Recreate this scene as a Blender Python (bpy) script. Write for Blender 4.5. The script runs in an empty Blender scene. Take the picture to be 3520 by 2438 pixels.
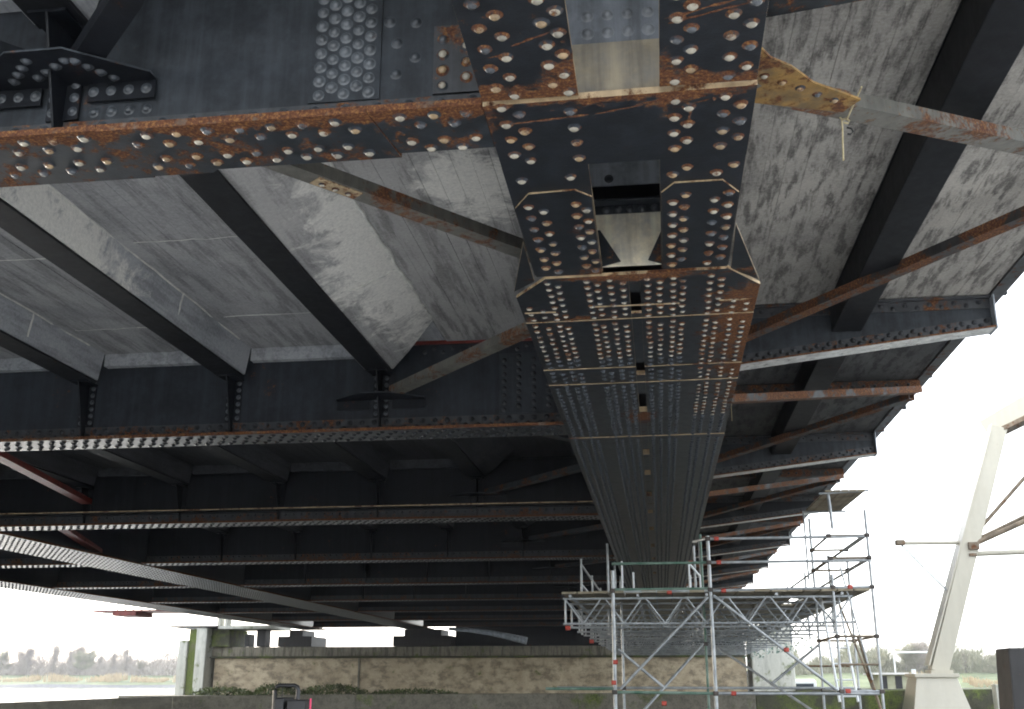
import bpy, math, random
from mathutils import Vector, Matrix
random.seed(7)
R = math.radians
sc = bpy.context.scene
col = sc.collection

# ------------------------------------------------------------------ camera, sky, sun, exposure
EYE = 1.6                                   # eye height above the quay
cam = bpy.data.cameras.new('camera')
cam.sensor_fit = 'HORIZONTAL'; cam.sensor_width = 36; cam.lens = 37.44
cam.clip_start = 0.05; cam.clip_end = 5000
camo = bpy.data.objects.new('camera', cam); col.objects.link(camo)
camo.location = (0, 0, EYE)
PITCH, YAW = R(16.99), R(7.68)
camo.rotation_euler = (R(90) + PITCH, 0, YAW)
sc.camera = camo

SUN_EL, SUN_AZ = R(20), R(302)              # azimuth clockwise from +Y: low on the left, ahead of the camera
world = bpy.data.worlds.new('World'); sc.world = world; world.use_nodes = True
wn = world.node_tree; bg = wn.nodes['Background']
sky = wn.nodes.new('ShaderNodeTexSky'); sky.sky_type = 'NISHITA'; sky.sun_disc = False
sky.sun_elevation = SUN_EL; sky.sun_rotation = SUN_AZ
sky.air_density = 1.0; sky.dust_density = 2.0; sky.ozone_density = 1.0
hs = wn.nodes.new('ShaderNodeHueSaturation'); hs.inputs['Saturation'].default_value = 0.6
veil = wn.nodes.new('ShaderNodeMix'); veil.data_type = 'RGBA'; veil.inputs[0].default_value = 0.6          # even veil of cloud over the whole sky
veil.inputs[7].default_value = (2.95, 2.95, 3.0, 1)
wn.links.new(sky.outputs[0], hs.inputs['Color']); wn.links.new(hs.outputs[0], veil.inputs[6]); wn.links.new(veil.outputs[2], bg.inputs[0]); bg.inputs[1].default_value = 0.15
sl = bpy.data.lights.new('sun', 'SUN'); sl.energy = 0.7; sl.angle = R(10); sl.color = (1, 0.96, 0.90)
so = bpy.data.objects.new('sun', sl); col.objects.link(so)
sdir = Vector((math.cos(SUN_EL) * math.sin(SUN_AZ), math.cos(SUN_EL) * math.cos(SUN_AZ), math.sin(SUN_EL)))
so.rotation_euler = (-sdir).to_track_quat('-Z', 'Y').to_euler(); so.location = (-40, 20, 30)
sc.view_settings.view_transform = 'Standard'; sc.view_settings.look = 'None'
sc.view_settings.gamma = 1; sc.view_settings.use_curve_mapping = False
sc.view_settings.exposure = 3.0
sc.render.engine = 'CYCLES'
sc.cycles.use_denoising = True
sc.cycles.filter_width = 1.9
sc.cycles.max_bounces = 8; sc.cycles.diffuse_bounces = 5; sc.cycles.glossy_bounces = 3

# ------------------------------------------------------------------ materials
def new_mat(name):
    m = bpy.data.materials.new(name); m.use_nodes = True
    nt = m.node_tree; b = nt.nodes['Principled BSDF']
    return m, nt, b
def N(nt, t, **kw):
    n = nt.nodes.new(t)
    for k, v in kw.items(): setattr(n, k, v)
    return n
def pos(nt, scale=(1, 1, 1)):
    g = N(nt, 'ShaderNodeNewGeometry'); mp = N(nt, 'ShaderNodeMapping')
    mp.inputs['Scale'].default_value = scale
    nt.links.new(g.outputs['Position'], mp.inputs['Vector'])
    return mp.outputs[0]
def noise(nt, vec, scale, detail=4, rough=0.6, dist=0.0):
    n = N(nt, 'ShaderNodeTexNoise'); n.inputs['Scale'].default_value = scale
    n.inputs['Detail'].default_value = detail; n.inputs['Roughness'].default_value = rough
    n.inputs['Distortion'].default_value = dist
    nt.links.new(vec, n.inputs['Vector']); return n.outputs['Fac']
def ramp(nt, fac, stops):
    r = N(nt, 'ShaderNodeValToRGB'); e = r.color_ramp.elements
    while len(e) < len(stops): e.new(0.5)
    for i, (p, c) in enumerate(stops):
        e[i].position = p; e[i].color = (c, c, c, 1) if isinstance(c, (int, float)) else (*c, 1)
    nt.links.new(fac, r.inputs[0]); return r.outputs[0]
def mix(nt, fac, a, b, mode='MIX'):
    m = N(nt, 'ShaderNodeMix', data_type='RGBA', blend_type=mode)
    for k, v in ((0, fac), (6, a), (7, b)):
        if isinstance(v, (int, float)): m.inputs[k].default_value = v
        elif isinstance(v, tuple): m.inputs[k].default_value = (*v, 1)
        else: nt.links.new(v, m.inputs[k])
    return m.outputs[2]
def math_(nt, op, a, b=0.0, clamp=False):
    m = N(nt, 'ShaderNodeMath', operation=op, use_clamp=clamp)
    for i, v in enumerate((a, b)):
        if isinstance(v, (int, float)): m.inputs[i].default_value = v
        else: nt.links.new(v, m.inputs[i])
    return m.outputs[0]
def bump(nt, b, h, strength=0.3, dist=0.01):
    n = N(nt, 'ShaderNodeBump'); n.inputs['Strength'].default_value = strength; n.inputs['Distance'].default_value = dist
    nt.links.new(h, n.inputs['Height']); nt.links.new(n.outputs[0], b.inputs['Normal'])

RUST_D, RUST_M, RUST_L = (0.038, 0.015, 0.010), (0.115, 0.043, 0.018), (0.28, 0.145, 0.045)
def steel(name, base, rust=0.35, rough=0.42, extra=None, light=None, rustscale=1.6, mott=1.55):
    """paint over steel with rust where two noises say so; rust 0..1 is the share of the surface"""
    m, nt, b = new_mat(name)
    p = pos(nt)
    n1 = noise(nt, p, rustscale, 5, 0.62); n2 = noise(nt, p, 9, 4, 0.7); n3 = noise(nt, p, 45, 3, 0.7)
    base2 = tuple(min(1, c * mott) for c in base)
    basel = light or tuple(min(1, c * 0.6) for c in base)
    paint = mix(nt, ramp(nt, n2, [(0.35, 0.0), (0.7, 1.0)]), base, base2)
    paint = mix(nt, ramp(nt, noise(nt, p, 3.3, 5, 0.7), [(0.42, 0.0), (0.68, 0.8)]), paint, basel)
    fac = math_(nt, 'ADD', math_(nt, 'MULTIPLY', n1, 0.62), math_(nt, 'MULTIPLY', n2, 0.38))
    st = noise(nt, pos(nt, (7.0, 7.0, 0.45)), 1.0, 4, 0.65)           # rain runs and wiped dust
    paint = mix(nt, ramp(nt, st, [(0.48, 0.0), (0.66, 0.55)]), paint, tuple(min(1, c * (1 + 1.6 * (mott - 1)) + 0.004 * (mott > 1.2)) for c in base))
    paint = mix(nt, ramp(nt, st, [(0.30, 0.6), (0.44, 0.0)]), paint, tuple(c * (1 - 0.9 * (mott - 1)) for c in base))
    if extra: fac = math_(nt, 'ADD', fac, extra(nt, p))
    t = 0.70 - 0.34 * rust
    sp = noise(nt, p, 14, 5, 0.75)
    fac = math_(nt, 'ADD', fac, math_(nt, 'MULTIPLY', math_(nt, 'SUBTRACT', sp, 0.5), 0.30))
    mask = ramp(nt, fac, [(max(0, t - 0.035), 0.0), (min(1, t + 0.035), 1.0)])
    rc = ramp(nt, n3, [(0.3, RUST_D), (0.52, RUST_M), (0.72, RUST_L)])
    c = mix(nt, mask, paint, rc)
    nt.links.new(c, b.inputs['Base Color'])
    nt.links.new(math_(nt, 'ADD', math_(nt, 'MULTIPLY', mask, 0.4), math_(nt, 'ADD', math_(nt, 'MULTIPLY', n2, 0.25), rough - 0.12)), b.inputs['Roughness'])
    bump(nt, b, math_(nt, 'ADD', n3, math_(nt, 'MULTIPLY', mask, 0.8)), 0.25, 0.004)
    return m
def near_box(cx, cy, rx, ry, amount):
    """rust that belongs to one spot of the steelwork (leaking joint): falls off from a point in plan"""
    def f(nt, p):
        s = N(nt, 'ShaderNodeSeparateXYZ'); nt.links.new(p, s.inputs[0])
        dx = math_(nt, 'ABSOLUTE', math_(nt, 'DIVIDE', math_(nt, 'SUBTRACT', s.outputs[0], cx), rx))
        dy = math_(nt, 'ABSOLUTE', math_(nt, 'DIVIDE', math_(nt, 'SUBTRACT', s.outputs[1], cy), ry))
        d = math_(nt, 'ADD', dx, dy)
        return math_(nt, 'MULTIPLY', math_(nt, 'SUBTRACT', 1.0, d, True), amount)
    return f
def edge_rust(cy, w, amount):
    """heavier rust along the outer edge of a flange"""
    def f(nt, p):
        s = N(nt, 'ShaderNodeSeparateXYZ'); nt.links.new(p, s.inputs[0])
        d = math_(nt, 'DIVIDE', math_(nt, 'ABSOLUTE', math_(nt, 'SUBTRACT', s.outputs[1], cy)), w)
        return math_(nt, 'MULTIPLY', math_(nt, 'SUBTRACT', 1.0, d, True), amount)
    return f
def both(*fs):
    def f(nt, p):
        o = fs[0](nt, p)
        for g in fs[1:]: o = math_(nt, 'ADD', o, g(nt, p))
        return o
    return f
BLUE = (0.009, 0.0115, 0.015)
M = {}
M['flange'] = steel('flange_paint', BLUE, 0.12, 0.34, both(near_box(0.95, 9.8, 0.75, 3.6, 0.30), near_box(-0.1, 8.2, 0.75, 0.5, 0.25),
             near_box(-0.35, 5.35, 0.55, 0.5, 0.28), near_box(0.15, 5.35, 0.6, 0.5, 0.24), near_box(-0.1, 13.0, 0.45, 1.4, 0.25), near_box(-0.95, 5.6, 0.3, 0.8, 0.22), edge_rust(8.25, 0.12, 0.12), edge_rust(9.25, 0.10, 0.10), edge_rust(5.36, 0.14, 0.10)))
M['flange_gloss'] = steel('flange_gloss_paint', (0.011, 0.014, 0.019), 0.10, 0.33)
M['bracket_under'] = steel('bracket_under_sheen', (0.50, 0.50, 0.48), 0.12, 0.3)  # pale colour paints in the sky sheen on the underside
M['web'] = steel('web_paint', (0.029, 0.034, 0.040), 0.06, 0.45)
M['web_dark'] = steel('web_paint_shaded', (0.0045, 0.006, 0.009), 0.10, 0.5)  # darkened copy of the web paint; shade of the deep bays as colour
M['web_mid'] = steel('web_paint_mid', (0.019, 0.023, 0.029), 0.10, 0.45)  # halfway copy, shade partly painted in
M['stringer'] = steel('stringer_paint', (0.006, 0.007, 0.009), 0.04, 0.6)
M['rusty'] = steel('rusty_paint', (0.016, 0.02, 0.024), 0.42, 0.45, edge_rust(5.42, 0.16, 0.22), rustscale=2.5)
M['rusty_bar'] = steel('rusted_bar', (0.026, 0.026, 0.026), 0.66, 0.5, rustscale=2.2)
M['rusty2'] = steel('half_rusted_paint', (0.035, 0.038, 0.042), 0.40, 0.5, rustscale=2.0)
M['bracing'] = steel('bracing_paint', (0.085, 0.082, 0.07), 0.42, 0.5, rustscale=1.3)
M['edge'] = steel('worn_lit_plate_edge', (0.36, 0.27, 0.16), 0.42, 0.6, rustscale=3.0)  # worn and rusted; the pale tone also paints light on the edges
M['beam_edge'] = steel('rusted_flange_edge', (0.10, 0.07, 0.05), 0.82, 0.7, rustscale=3.0)
M['scrape'] = steel('scraped_rust', (0.10, 0.045, 0.025), 0.75, 0.7, rustscale=6.0)
M['rivet'] = steel('rivet_worn_glint', (0.34, 0.315, 0.25), 0.34, 0.20, rustscale=5.0, light=(0.18, 0.175, 0.155))  # worn crowns, lightened further so the colour carries glints
M['rivet_skirt'] = steel('rivet_skirt_rust', (0.014, 0.02, 0.028), 0.62, 0.5, rustscale=3.0)
M['rivet_tan'] = steel('rivet_tan', (0.30, 0.215, 0.12), 0.42, 0.22, rustscale=5.0, light=(0.13, 0.11, 0.08))  # tan crowns, glint partly in the colour
M['rivet_paint'] = steel('rivet_painted', (0.075, 0.082, 0.09), 0.3, 0.2, rustscale=5.0)
M['rivet_grey'] = steel('rivet_grey', (0.045, 0.052, 0.06), 0.12, 0.34, rustscale=3.0)
M['rivet_mid'] = steel('rivet_mid', (0.085, 0.095, 0.105), 0.12, 0.22)
M['rivet_pale'] = steel('rivet_pale', (0.22, 0.235, 0.25), 0.1, 0.35)
M['rivet_dark'] = steel('rivet_dark', (0.018, 0.02, 0.024), 0.15, 0.5)
M['cream'] = steel('cream_primer', (0.62, 0.56, 0.42), 0.10, 0.5, light=(0.42, 0.42, 0.40))
M['cream_dull'] = steel('dull_cream_primer', (0.27, 0.23, 0.16), 0.10, 0.6, light=(0.21, 0.21, 0.20))
M['grey_dull'] = steel('dull_grey_paint', (0.15, 0.165, 0.185), 0.06, 0.5)
M['pale_grey'] = steel('pale_grey_paint', (0.34, 0.37, 0.40), 0.06, 0.4)
M['red_pipe'] = steel('red_oxide', (0.15, 0.022, 0.016), 0.2, 0.45)
M['white_steel'] = steel('white_steel', (0.46, 0.435, 0.355), 0.05, 0.4, light=(0.45, 0.42, 0.335), mott=1.06)
M['brown_steel'] = steel('brown_steel', (0.16, 0.125, 0.085), 0.35, 0.6)
M['black_steel'] = steel('black_steel', (0.012, 0.011, 0.011), 0.1, 0.6)

for k_ in ('web', 'web_dark', 'web_mid', 'stringer', 'flange', 'rusty'): M[k_].node_tree.nodes['Principled BSDF'].inputs['Specular IOR Level'].default_value = 0.25   # weathered, chalky paint
def concrete(name, lo, hi, boards=True, patch=None, soot=0.5, moss=0.0, streak=False, stretch=None):
    m, nt, b = new_mat(name)
    p = pos(nt); ps = pos(nt, stretch or ((3.0, 0.35, 3.0) if not streak else (2.2, 2.2, 0.3)))
    a = noise(nt, p, 0.8, 6, 0.65, 0.4); g = noise(nt, ps, 2.4, 5, 0.7); f = noise(nt, p, 28, 4, 0.7)
    c = mix(nt, ramp(nt, a, [(0.3, 0.0), (0.7, 1.0)]), lo, hi)
    c = mix(nt, math_(nt, 'MULTIPLY', ramp(nt, g, [(0.47, 0.0), (0.60, 1.0)]), soot), c, tuple(x * 0.26 for x in lo))
    c = mix(nt, 0.35, c, ramp(nt, f, [(0.3, tuple(x * 0.5 for x in lo)), (0.7, hi)]))
    if patch:                                  # lime run-out stain with its own outline
        cx, cy, rx, ry = patch
        am = near_box(cx, cy, rx, ry, 1.0)(nt, p)
        mk = ramp(nt, math_(nt, 'ADD', am, math_(nt, 'MULTIPLY', math_(nt, 'SUBTRACT', noise(nt, p, 2.6, 8, 0.78, 0.6), 0.5), 2.1)), [(0.34, 0.0), (0.66, 1.0)])
        c = mix(nt, mk, c, ramp(nt, f, [(0.3, (0.58, 0.57, 0.53)), (0.7, (0.80, 0.78, 0.72))]))
    if moss:
        mk = ramp(nt, noise(nt, p, 1.1, 5, 0.7), [(0.62 - 0.3 * moss, 0.0), (0.72 - 0.25 * moss, 1.0)])
        c = mix(nt, mk, c, ramp(nt, f, [(0.3, (0.03, 0.045, 0.012)), (0.7, (0.16, 0.20, 0.04))]))
    nt.links.new(c, b.inputs['Base Color']); b.inputs['Roughness'].default_value = 0.85
    bump(nt, b, math_(nt, 'ADD', f, g), 0.35, 0.01)
    return m
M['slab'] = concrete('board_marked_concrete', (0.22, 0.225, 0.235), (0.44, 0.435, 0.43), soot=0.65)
M['slab_shaded'] = concrete('shade_darkened_concrete', (0.018, 0.02, 0.025), (0.05, 0.052, 0.058), soot=0.6)  # slab copy for deeper bays, fall-off of light painted as dark colour
M['haunch_shaded'] = concrete('shade_darkened_haunch', (0.025, 0.028, 0.035), (0.07, 0.074, 0.082), soot=0.6)  # haunch copy with the same painted shade
M['slab_lime'] = concrete('board_marked_concrete_limed', (0.30, 0.295, 0.29), (0.48, 0.47, 0.45), patch=(-1.6, 9.0, 1.15, 1.7), soot=0.8)
M['slab_blotchy'] = concrete('blotchy_concrete', (0.23, 0.22, 0.205), (0.58, 0.55, 0.49), soot=1.0, stretch=(4.2, 0.75, 4.2))
M['slab_right'] = concrete('shade_darkened_soffit', (0.06, 0.065, 0.07), (0.17, 0.17, 0.165), soot=1.0, stretch=(3.0, 0.62, 3.0))  # right-hand soffit of deeper bays, shade put into a darker colour
M['haunch'] = concrete('haunch_concrete', (0.24, 0.255, 0.275), (0.44, 0.45, 0.46), patch=(-5.65, 9.0, 0.5, 2.6), soot=0.55)
M['haunch_lime'] = concrete('haunch_concrete_limed', (0.30, 0.30, 0.30), (0.46, 0.45, 0.43), patch=(-2.95, 10.9, 0.95, 6.5), soot=0.6)
M['pier'] = concrete('pier_render', (0.26, 0.20, 0.125), (0.64, 0.54, 0.38), soot=0.85, moss=0.06, stretch=(0.5, 0.5, 0.8))
M['pier_band'] = concrete('pier_coping_concrete', (0.13, 0.12, 0.095), (0.33, 0.30, 0.23), soot=0.9, moss=0.2, streak=True)
M['column'] = concrete('pale_column_concrete', (0.42, 0.42, 0.36), (0.60, 0.60, 0.54), soot=0.35, moss=0.18, streak=True)
M['mossy'] = concrete('mossy_concrete', (0.10, 0.10, 0.05), (0.2, 0.2, 0.10), soot=0.5, moss=0.8)
M['quay'] = concrete('quay_concrete', (0.12, 0.11, 0.085), (0.26, 0.24, 0.19), soot=0.5, moss=0.22)
M['quay_dark'] = concrete('mossy_quay_concrete', (0.045, 0.045, 0.03), (0.09, 0.09, 0.055), soot=0.5, moss=0.5)
M['ground'] = concrete('pale_bounce_gravel', (0.46, 0.455, 0.44), (0.58, 0.57, 0.55), soot=0.12)  # unseen ground, made extra pale to bounce light onto the underside

M['bounce_cut_ground'] = concrete('bounce_cut_dark', (0.03, 0.03, 0.03), (0.06, 0.06, 0.055), soot=0.3, moss=0.1)  # dark colour for the unseen strip that limits bounced light
def plain(name, c1, c2, scale=6, rough=0.6, metal=0.0):
    m, nt, b = new_mat(name); p = pos(nt)
    nt.links.new(mix(nt, ramp(nt, noise(nt, p, scale, 4), [(0.35, 0.0), (0.65, 1.0)]), c1, c2), b.inputs['Base Color'])
    b.inputs['Roughness'].default_value = rough; b.inputs['Metallic'].default_value = metal
    return m
M['lime'] = plain('lime_deposit', (0.45, 0.45, 0.42), (0.68, 0.67, 0.62), 8, 0.9)
M['galv'] = plain('galvanised_tube', (0.26, 0.28, 0.29), (0.44, 0.46, 0.47), 5, 0.4, 0.25)
M['green'] = plain('green_tube', (0.05, 0.13, 0.09), (0.20, 0.28, 0.23), 4, 0.5)
M['red'] = plain('red_tag', (0.40, 0.045, 0.03), (0.52, 0.08, 0.05), 4, 0.5)
M['plank'] = plain('scaffold_plank', (0.20, 0.17, 0.12), (0.36, 0.31, 0.22), 3, 0.8)
M['alu_deck'] = plain('scaffold_deck', (0.20, 0.22, 0.22), (0.33, 0.35, 0.34), 3, 0.5)
M['coupler'] = plain('coupler', (0.03, 0.025, 0.02), (0.09, 0.07, 0.06), 9, 0.6)
M['aluminium'] = plain('aluminium', (0.70, 0.74, 0.76), (0.80, 0.82, 0.83), 4, 0.4)
M['cord'] = plain('jute_cord', (0.42, 0.35, 0.20), (0.58, 0.50, 0.32), 30, 0.9)
M['bark'] = plain('bark', (0.14, 0.13, 0.12), (0.22, 0.20, 0.18), 3, 0.9)
M['twig'] = plain('bare_twigs', (0.24, 0.215, 0.18), (0.36, 0.325, 0.28), 0.4, 0.9)  # lightened so that distance haze sits partly in the colour
M['twig_g'] = plain('budding_twigs', (0.17, 0.18, 0.11), (0.27, 0.26, 0.18), 0.4, 0.9)
M['reed'] = plain('dry_reed', (0.30, 0.23, 0.13), (0.46, 0.37, 0.22), 0.5, 0.9)
M['grass'] = plain('meadow', (0.07, 0.095, 0.04), (0.15, 0.18, 0.08), 0.15, 0.9)
M['mud'] = plain('shore_stones', (0.05, 0.055, 0.06), (0.12, 0.125, 0.13), 1.5, 0.8)
M['leaf'] = plain('ivy_leaf', (0.03, 0.045, 0.012), (0.10, 0.13, 0.03), 1.2, 0.7)
M['hut'] = plain('hut_render', (0.30, 0.30, 0.20), (0.42, 0.42, 0.30), 2, 0.8)
M['hut_roof'] = plain('pale_roof', (0.6, 0.58, 0.54), (0.7, 0.68, 0.64), 2, 0.7)
M['dark'] = plain('dark_opening', (0.01, 0.01, 0.012), (0.02, 0.02, 0.022), 2, 0.6)
M['boat'] = plain('white_hull', (0.6, 0.62, 0.64), (0.7, 0.72, 0.73), 2, 0.35)
M['glass'] = plain('dark_glass', (0.02, 0.03, 0.04), (0.04, 0.05, 0.06), 2, 0.08)
M['pink'] = plain('pink_marker', (0.75, 0.05, 0.14), (0.8, 0.08, 0.18), 3, 0.5)
M['rubber'] = plain('black_tube', (0.008, 0.008, 0.009), (0.018, 0.018, 0.02), 6, 0.45)
M['blue_pipe'] = plain('blue_sheet', (0.04, 0.10, 0.30), (0.07, 0.15, 0.4), 3, 0.5)
mw, nt, b = new_mat('river_water')
b.inputs['Base Color'].default_value = (0.10, 0.12, 0.13, 1); b.inputs['Roughness'].default_value = 0.12
bump(nt, b, noise(nt, pos(nt, (0.25, 1.0, 1.0)), 1.2, 4, 0.6), 0.25, 0.15)
M['water'] = mw

# ------------------------------------------------------------------ mesh building (heights are given above the eye)
class MB:
    def __init__(s): s.v = []; s.f = []; s.m = []; s.sm = []
    def add(s, vs, fs, mi=0, smooth=False):
        o = len(s.v); s.v += [tuple(p) for p in vs]
        for i, f in enumerate(fs):
            s.f.append(tuple(o + k for k in f)); s.m.append(mi[i] if isinstance(mi, list) else mi); s.sm.append(smooth)
    def prism(s, poly, z0, z1, mi=0, mside=None):
        """poly in plan, counter-clockwise, between two heights"""
        n = len(poly)
        a = sum(poly[i][0] * poly[(i + 1) % n][1] - poly[(i + 1) % n][0] * poly[i][1] for i in range(n))
        if a < 0: poly = poly[::-1]
        vs = [(x, y, z0) for x, y in poly] + [(x, y, z1) for x, y in poly]
        fs = [tuple(range(n))[::-1], tuple(range(n, 2 * n))] + [(i, (i + 1) % n, n + (i + 1) % n, n + i) for i in range(n)]
        ms = [mi, mi] + [mi if mside is None else mside] * n
        s.add(vs, fs, ms)
    def box(s, x0, x1, y0, y1, z0, z1, mi=0, mside=None):
        s.prism([(x0, y0), (x1, y0), (x1, y1), (x0, y1)], z0, z1, mi, mside)
    def sect(s, prof, y0, y1, mi=0):
        """profile in (x, z) swept along y"""
        n = len(prof)
        a = sum(prof[i][0] * prof[(i + 1) % n][1] - prof[(i + 1) % n][0] * prof[i][1] for i in range(n))
        if a < 0: prof = prof[::-1]
        vs = [(x, y0, z) for x, z in prof] + [(x, y1, z) for x, z in prof]
        fs = [tuple(range(n)), tuple(range(n, 2 * n))[::-1]] + [(i, n + i, n + (i + 1) % n, (i + 1) % n) for i in range(n)]
        s.add(vs, fs, mi)
    def plate_xz(s, poly, y0, y1, mi=0):
        s.sect(poly, y0, y1, mi)
    def bar(s, p, q, w, h, mi=0, up=(0, 0, 1)):
        p, q = Vector(p), Vector(q); d = (q - p).normalized(); u = Vector(up)
        sx = d.cross(u).normalized(); uz = sx.cross(d).normalized()
        vs = []
        for c in (p, q):
            for a, b_ in ((-1, -1), (1, -1), (1, 1), (-1, 1)): vs.append(c + sx * (a * w / 2) + uz * (b_ * h / 2))
        s.add(vs, [(0, 1, 2, 3), (7, 6, 5, 4), (0, 4, 5, 1), (1, 5, 6, 2), (2, 6, 7, 3), (3, 7, 4, 0)], mi)
    def tube(s, pts, r, n=8, mi=0, r2=None):
        pts = [Vector(p) for p in pts]; k = len(pts); rings = []
        for i, p in enumerate(pts):
            d = (pts[min(i + 1, k - 1)] - pts[max(i - 1, 0)]).normalized()
            ref = Vector((0, 0, 1)) if abs(d.z) < 0.9 else Vector((1, 0, 0))
            a = d.cross(ref).normalized(); b_ = d.cross(a).normalized()
            rr = r if r2 is None else r + (r2 - r) * i / (k - 1)
            rings.append([p + a * (rr * math.cos(2 * math.pi * j / n)) + b_ * (rr * math.sin(2 * math.pi * j / n)) for j in range(n)])
        vs = [q for rg in rings for q in rg]
        fs = [(i * n + j, i * n + (j + 1) % n, (i + 1) * n + (j + 1) % n, (i + 1) * n + j) for i in range(k - 1) for j in range(n)]
        s.add(vs, fs, mi, True)
        s.add(rings[0], [tuple(range(n))[::-1]], mi); s.add(rings[-1], [tuple(range(n))], mi)
    def mesh(s, name, mats, lift=EYE):
        me = bpy.data.meshes.new(name)
        me.from_pydata([(x, y, z + lift) for x, y, z in s.v], [], s.f)
        for mt in mats: me.materials.append(mt)
        me.polygons.foreach_set('material_index', s.m); me.polygons.foreach_set('use_smooth', s.sm)
        me.validate(); me.update(); return me
    def build(s, name, mats, parent=None, lift=EYE, bevel=0):
        if not isinstance(mats, (list, tuple)): mats = [mats]
        o = bpy.data.objects.new(name, s.mesh(name, mats, lift)); col.objects.link(o)
        if parent is not None: attach(o, parent)
        if bevel:
            b_ = o.modifiers.new('bevel', 'BEVEL'); b_.width = bevel; b_.segments = 2; b_.limit_method = 'ANGLE'
        return o
ROOT = {}
def wloc(o):
    v = Vector(o.location)
    return v if o.parent is None else v + wloc(o.parent) + o.matrix_parent_inverse.translation
def attach(o, parent):
    o.parent = parent; o.matrix_parent_inverse = Matrix.Translation(-wloc(parent))
def tag(o, label=None, cat=None, group=None, kind=None):
    for k, v in (('label', label), ('category', cat), ('group', group), ('kind', kind)):
        if v: o[k] = v
    return o
def thing(name, loc, label, cat, group=None):
    o = bpy.data.objects.new(name, None); col.objects.link(o); o.location = (loc[0], loc[1], loc[2] + EYE)
    o.empty_display_size = 0.3
    return tag(o, label, cat, group)
def share(src, name, loc, parent, rot=None):
    """another instance of a mesh"""
    o = bpy.data.objects.new(name, src); col.objects.link(o); o.location = loc
    if rot: o.rotation_euler = rot
    if parent is not None: attach(o, parent)
    return o

# ------------------------------------------------------------------ setting: ground, river, banks
def setting(name, mb, m, kind='structure'): return tag(mb.build(name, m), kind=kind)
GZ, WZ = -1.6, -2.7
g = MB(); g.prism([(-11.2, -80), (60, -80), (60, 27.5), (8, 26.3), (2, 25.3), (-6.9, 24.3), (-11.2, 22.9)], GZ - 2.5, GZ)
setting('ground', g, M['ground'])
g = MB(); g.prism([(-11.1, 12.5), (60, 12.5), (60, 27.4), (8, 26.2), (2, 25.2), (-6.9, 24.2), (-11.1, 22.8)], GZ + 0.001, GZ + 0.006)
setting('bounce_cut_ground', g, M['bounce_cut_ground'])  # dark overlay added out of view, so far bays get less bounce
g = MB(); g.add([(-3000, -400, WZ), (3000, -400, WZ), (3000, 3000, WZ), (-3000, 3000, WZ)], [(0, 1, 2, 3)])
setting('river', g, M['water'])
# far bank: mud edge, reeds and meadow rise in steps
def bank(y, x0, x1, seed):
    rnd = random.Random(seed); mb = MB(); nx = 60; prof = [(0, WZ - 0.6), (4, WZ + 1.0), (11, WZ + 2.2), (40, WZ + 4.6), (120, WZ + 6.0), (700, WZ + 7)]
    vs = []; fs = []; mi = []
    for i in range(nx + 1):
        x = x0 + (x1 - x0) * i / nx; w = rnd.uniform(-3, 3)
        for d, z in prof: vs.append((x, y + d + w, z + rnd.uniform(-0.2, 0.2)))
    k = len(prof)
    for i in range(nx):
        for j in range(k - 1):
            a = i * k + j; fs.append((a, a + k, a + k + 1, a + 1)); mi.append(0 if j == 0 else 1)
    mb.add(vs, fs, mi); return mb
tag(bank(400, -900, 60, 3).build('far_bank', [M['mud'], M['grass']]), kind='structure')
tag(bank(230, 22, 600, 4).build('right_bank', [M['mud'], M['grass']]), kind='structure')

# ------------------------------------------------------------------ the bridge
bridge = thing('steel_bridge', (-7.0, 3.4, 3.1), 'dark riveted steel bridge seen from below, deck carried on wide box girders', 'bridge')
BEAMS = [5.71, 13.9, 22.0, 29.7, 37.3, 45.0, 52.5, 60.0, 67.6]
X_R, X_L = 4.45, -27.0
Y0, Y1 = 3.4, 71.0  # near end cut short out of view, to let light under the deck
rivets = []                                   # (x, y, z, 'd'own or 'f'ront, parent, material key)
def rv(x, y, z, ax, par, mk, s=1.0): rivets.append((x, y, z, ax, par, mk, s))

# --- main girder beside the camera: narrow slotted flange, then a widening stack of cover plates
g1 = MB()
for wx in (-0.62, 0.385):
    g1.box(wx - 0.012, wx + 0.012, Y0, Y1, 3.235, 4.80)
    for s_ in (-1, 1):                        # flange angles
        g1.box(min(wx + s_ * 0.013, wx + s_ * 0.03), max(wx + s_ * 0.013, wx + s_ * 0.03), Y0, Y1, 3.255, 3.42)
g1.box(-0.95, 0.70, Y0, Y1, 4.803, 4.84)      # top flange
girder = g1.build('main_girder', [M['web_dark']], bridge)
tag(girder, 'wide slotted box girder running away from the camera')
def cover(poly, z0, z1, mat='flange'):
    mb = MB(); mb.prism(poly, z0, z1, 0, 1); return mb.build('cover_plate', [M[mat], M['edge']], girder, bevel=0.0015)
T = 0.030
cover([(-0.90, Y0), (-0.345, Y0), (-0.345, 5.398), (-0.90, 5.398)], 3.20, 3.20 + T)
cover([(0.115, Y0), (0.645, Y0), (0.655, 5.368), (0.115, 5.368)], 3.20, 3.20 + T)
cover([(-0.905, 5.43), (-0.905, 5.43), (0.66, 5.40), (0.66, 6.235), (-0.905, 6.235)], 3.188, 3.20 + T)      # tie plate over the cross beam
cover([(-0.91, 6.24), (-0.345, 6.24), (-0.352, 8.19), (-0.915, 8.19)], 3.20, 3.20 + T)
cover([(0.115, 6.24), (0.66, 6.24), (0.66, 8.15), (0.125, 8.15)], 3.20, 3.20 + T)
cover([(-0.90, 6.84), (-0.78, 6.62), (-0.46, 6.60), (-0.352, 6.72), (-0.36, 8.185), (-0.90, 8.185)], 3.184, 3.198)
cover([(0.125, 6.72), (0.21, 6.58), (0.53, 6.58), (0.65, 6.78), (0.65, 8.145), (0.135, 8.145)], 3.184, 3.198)
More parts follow.
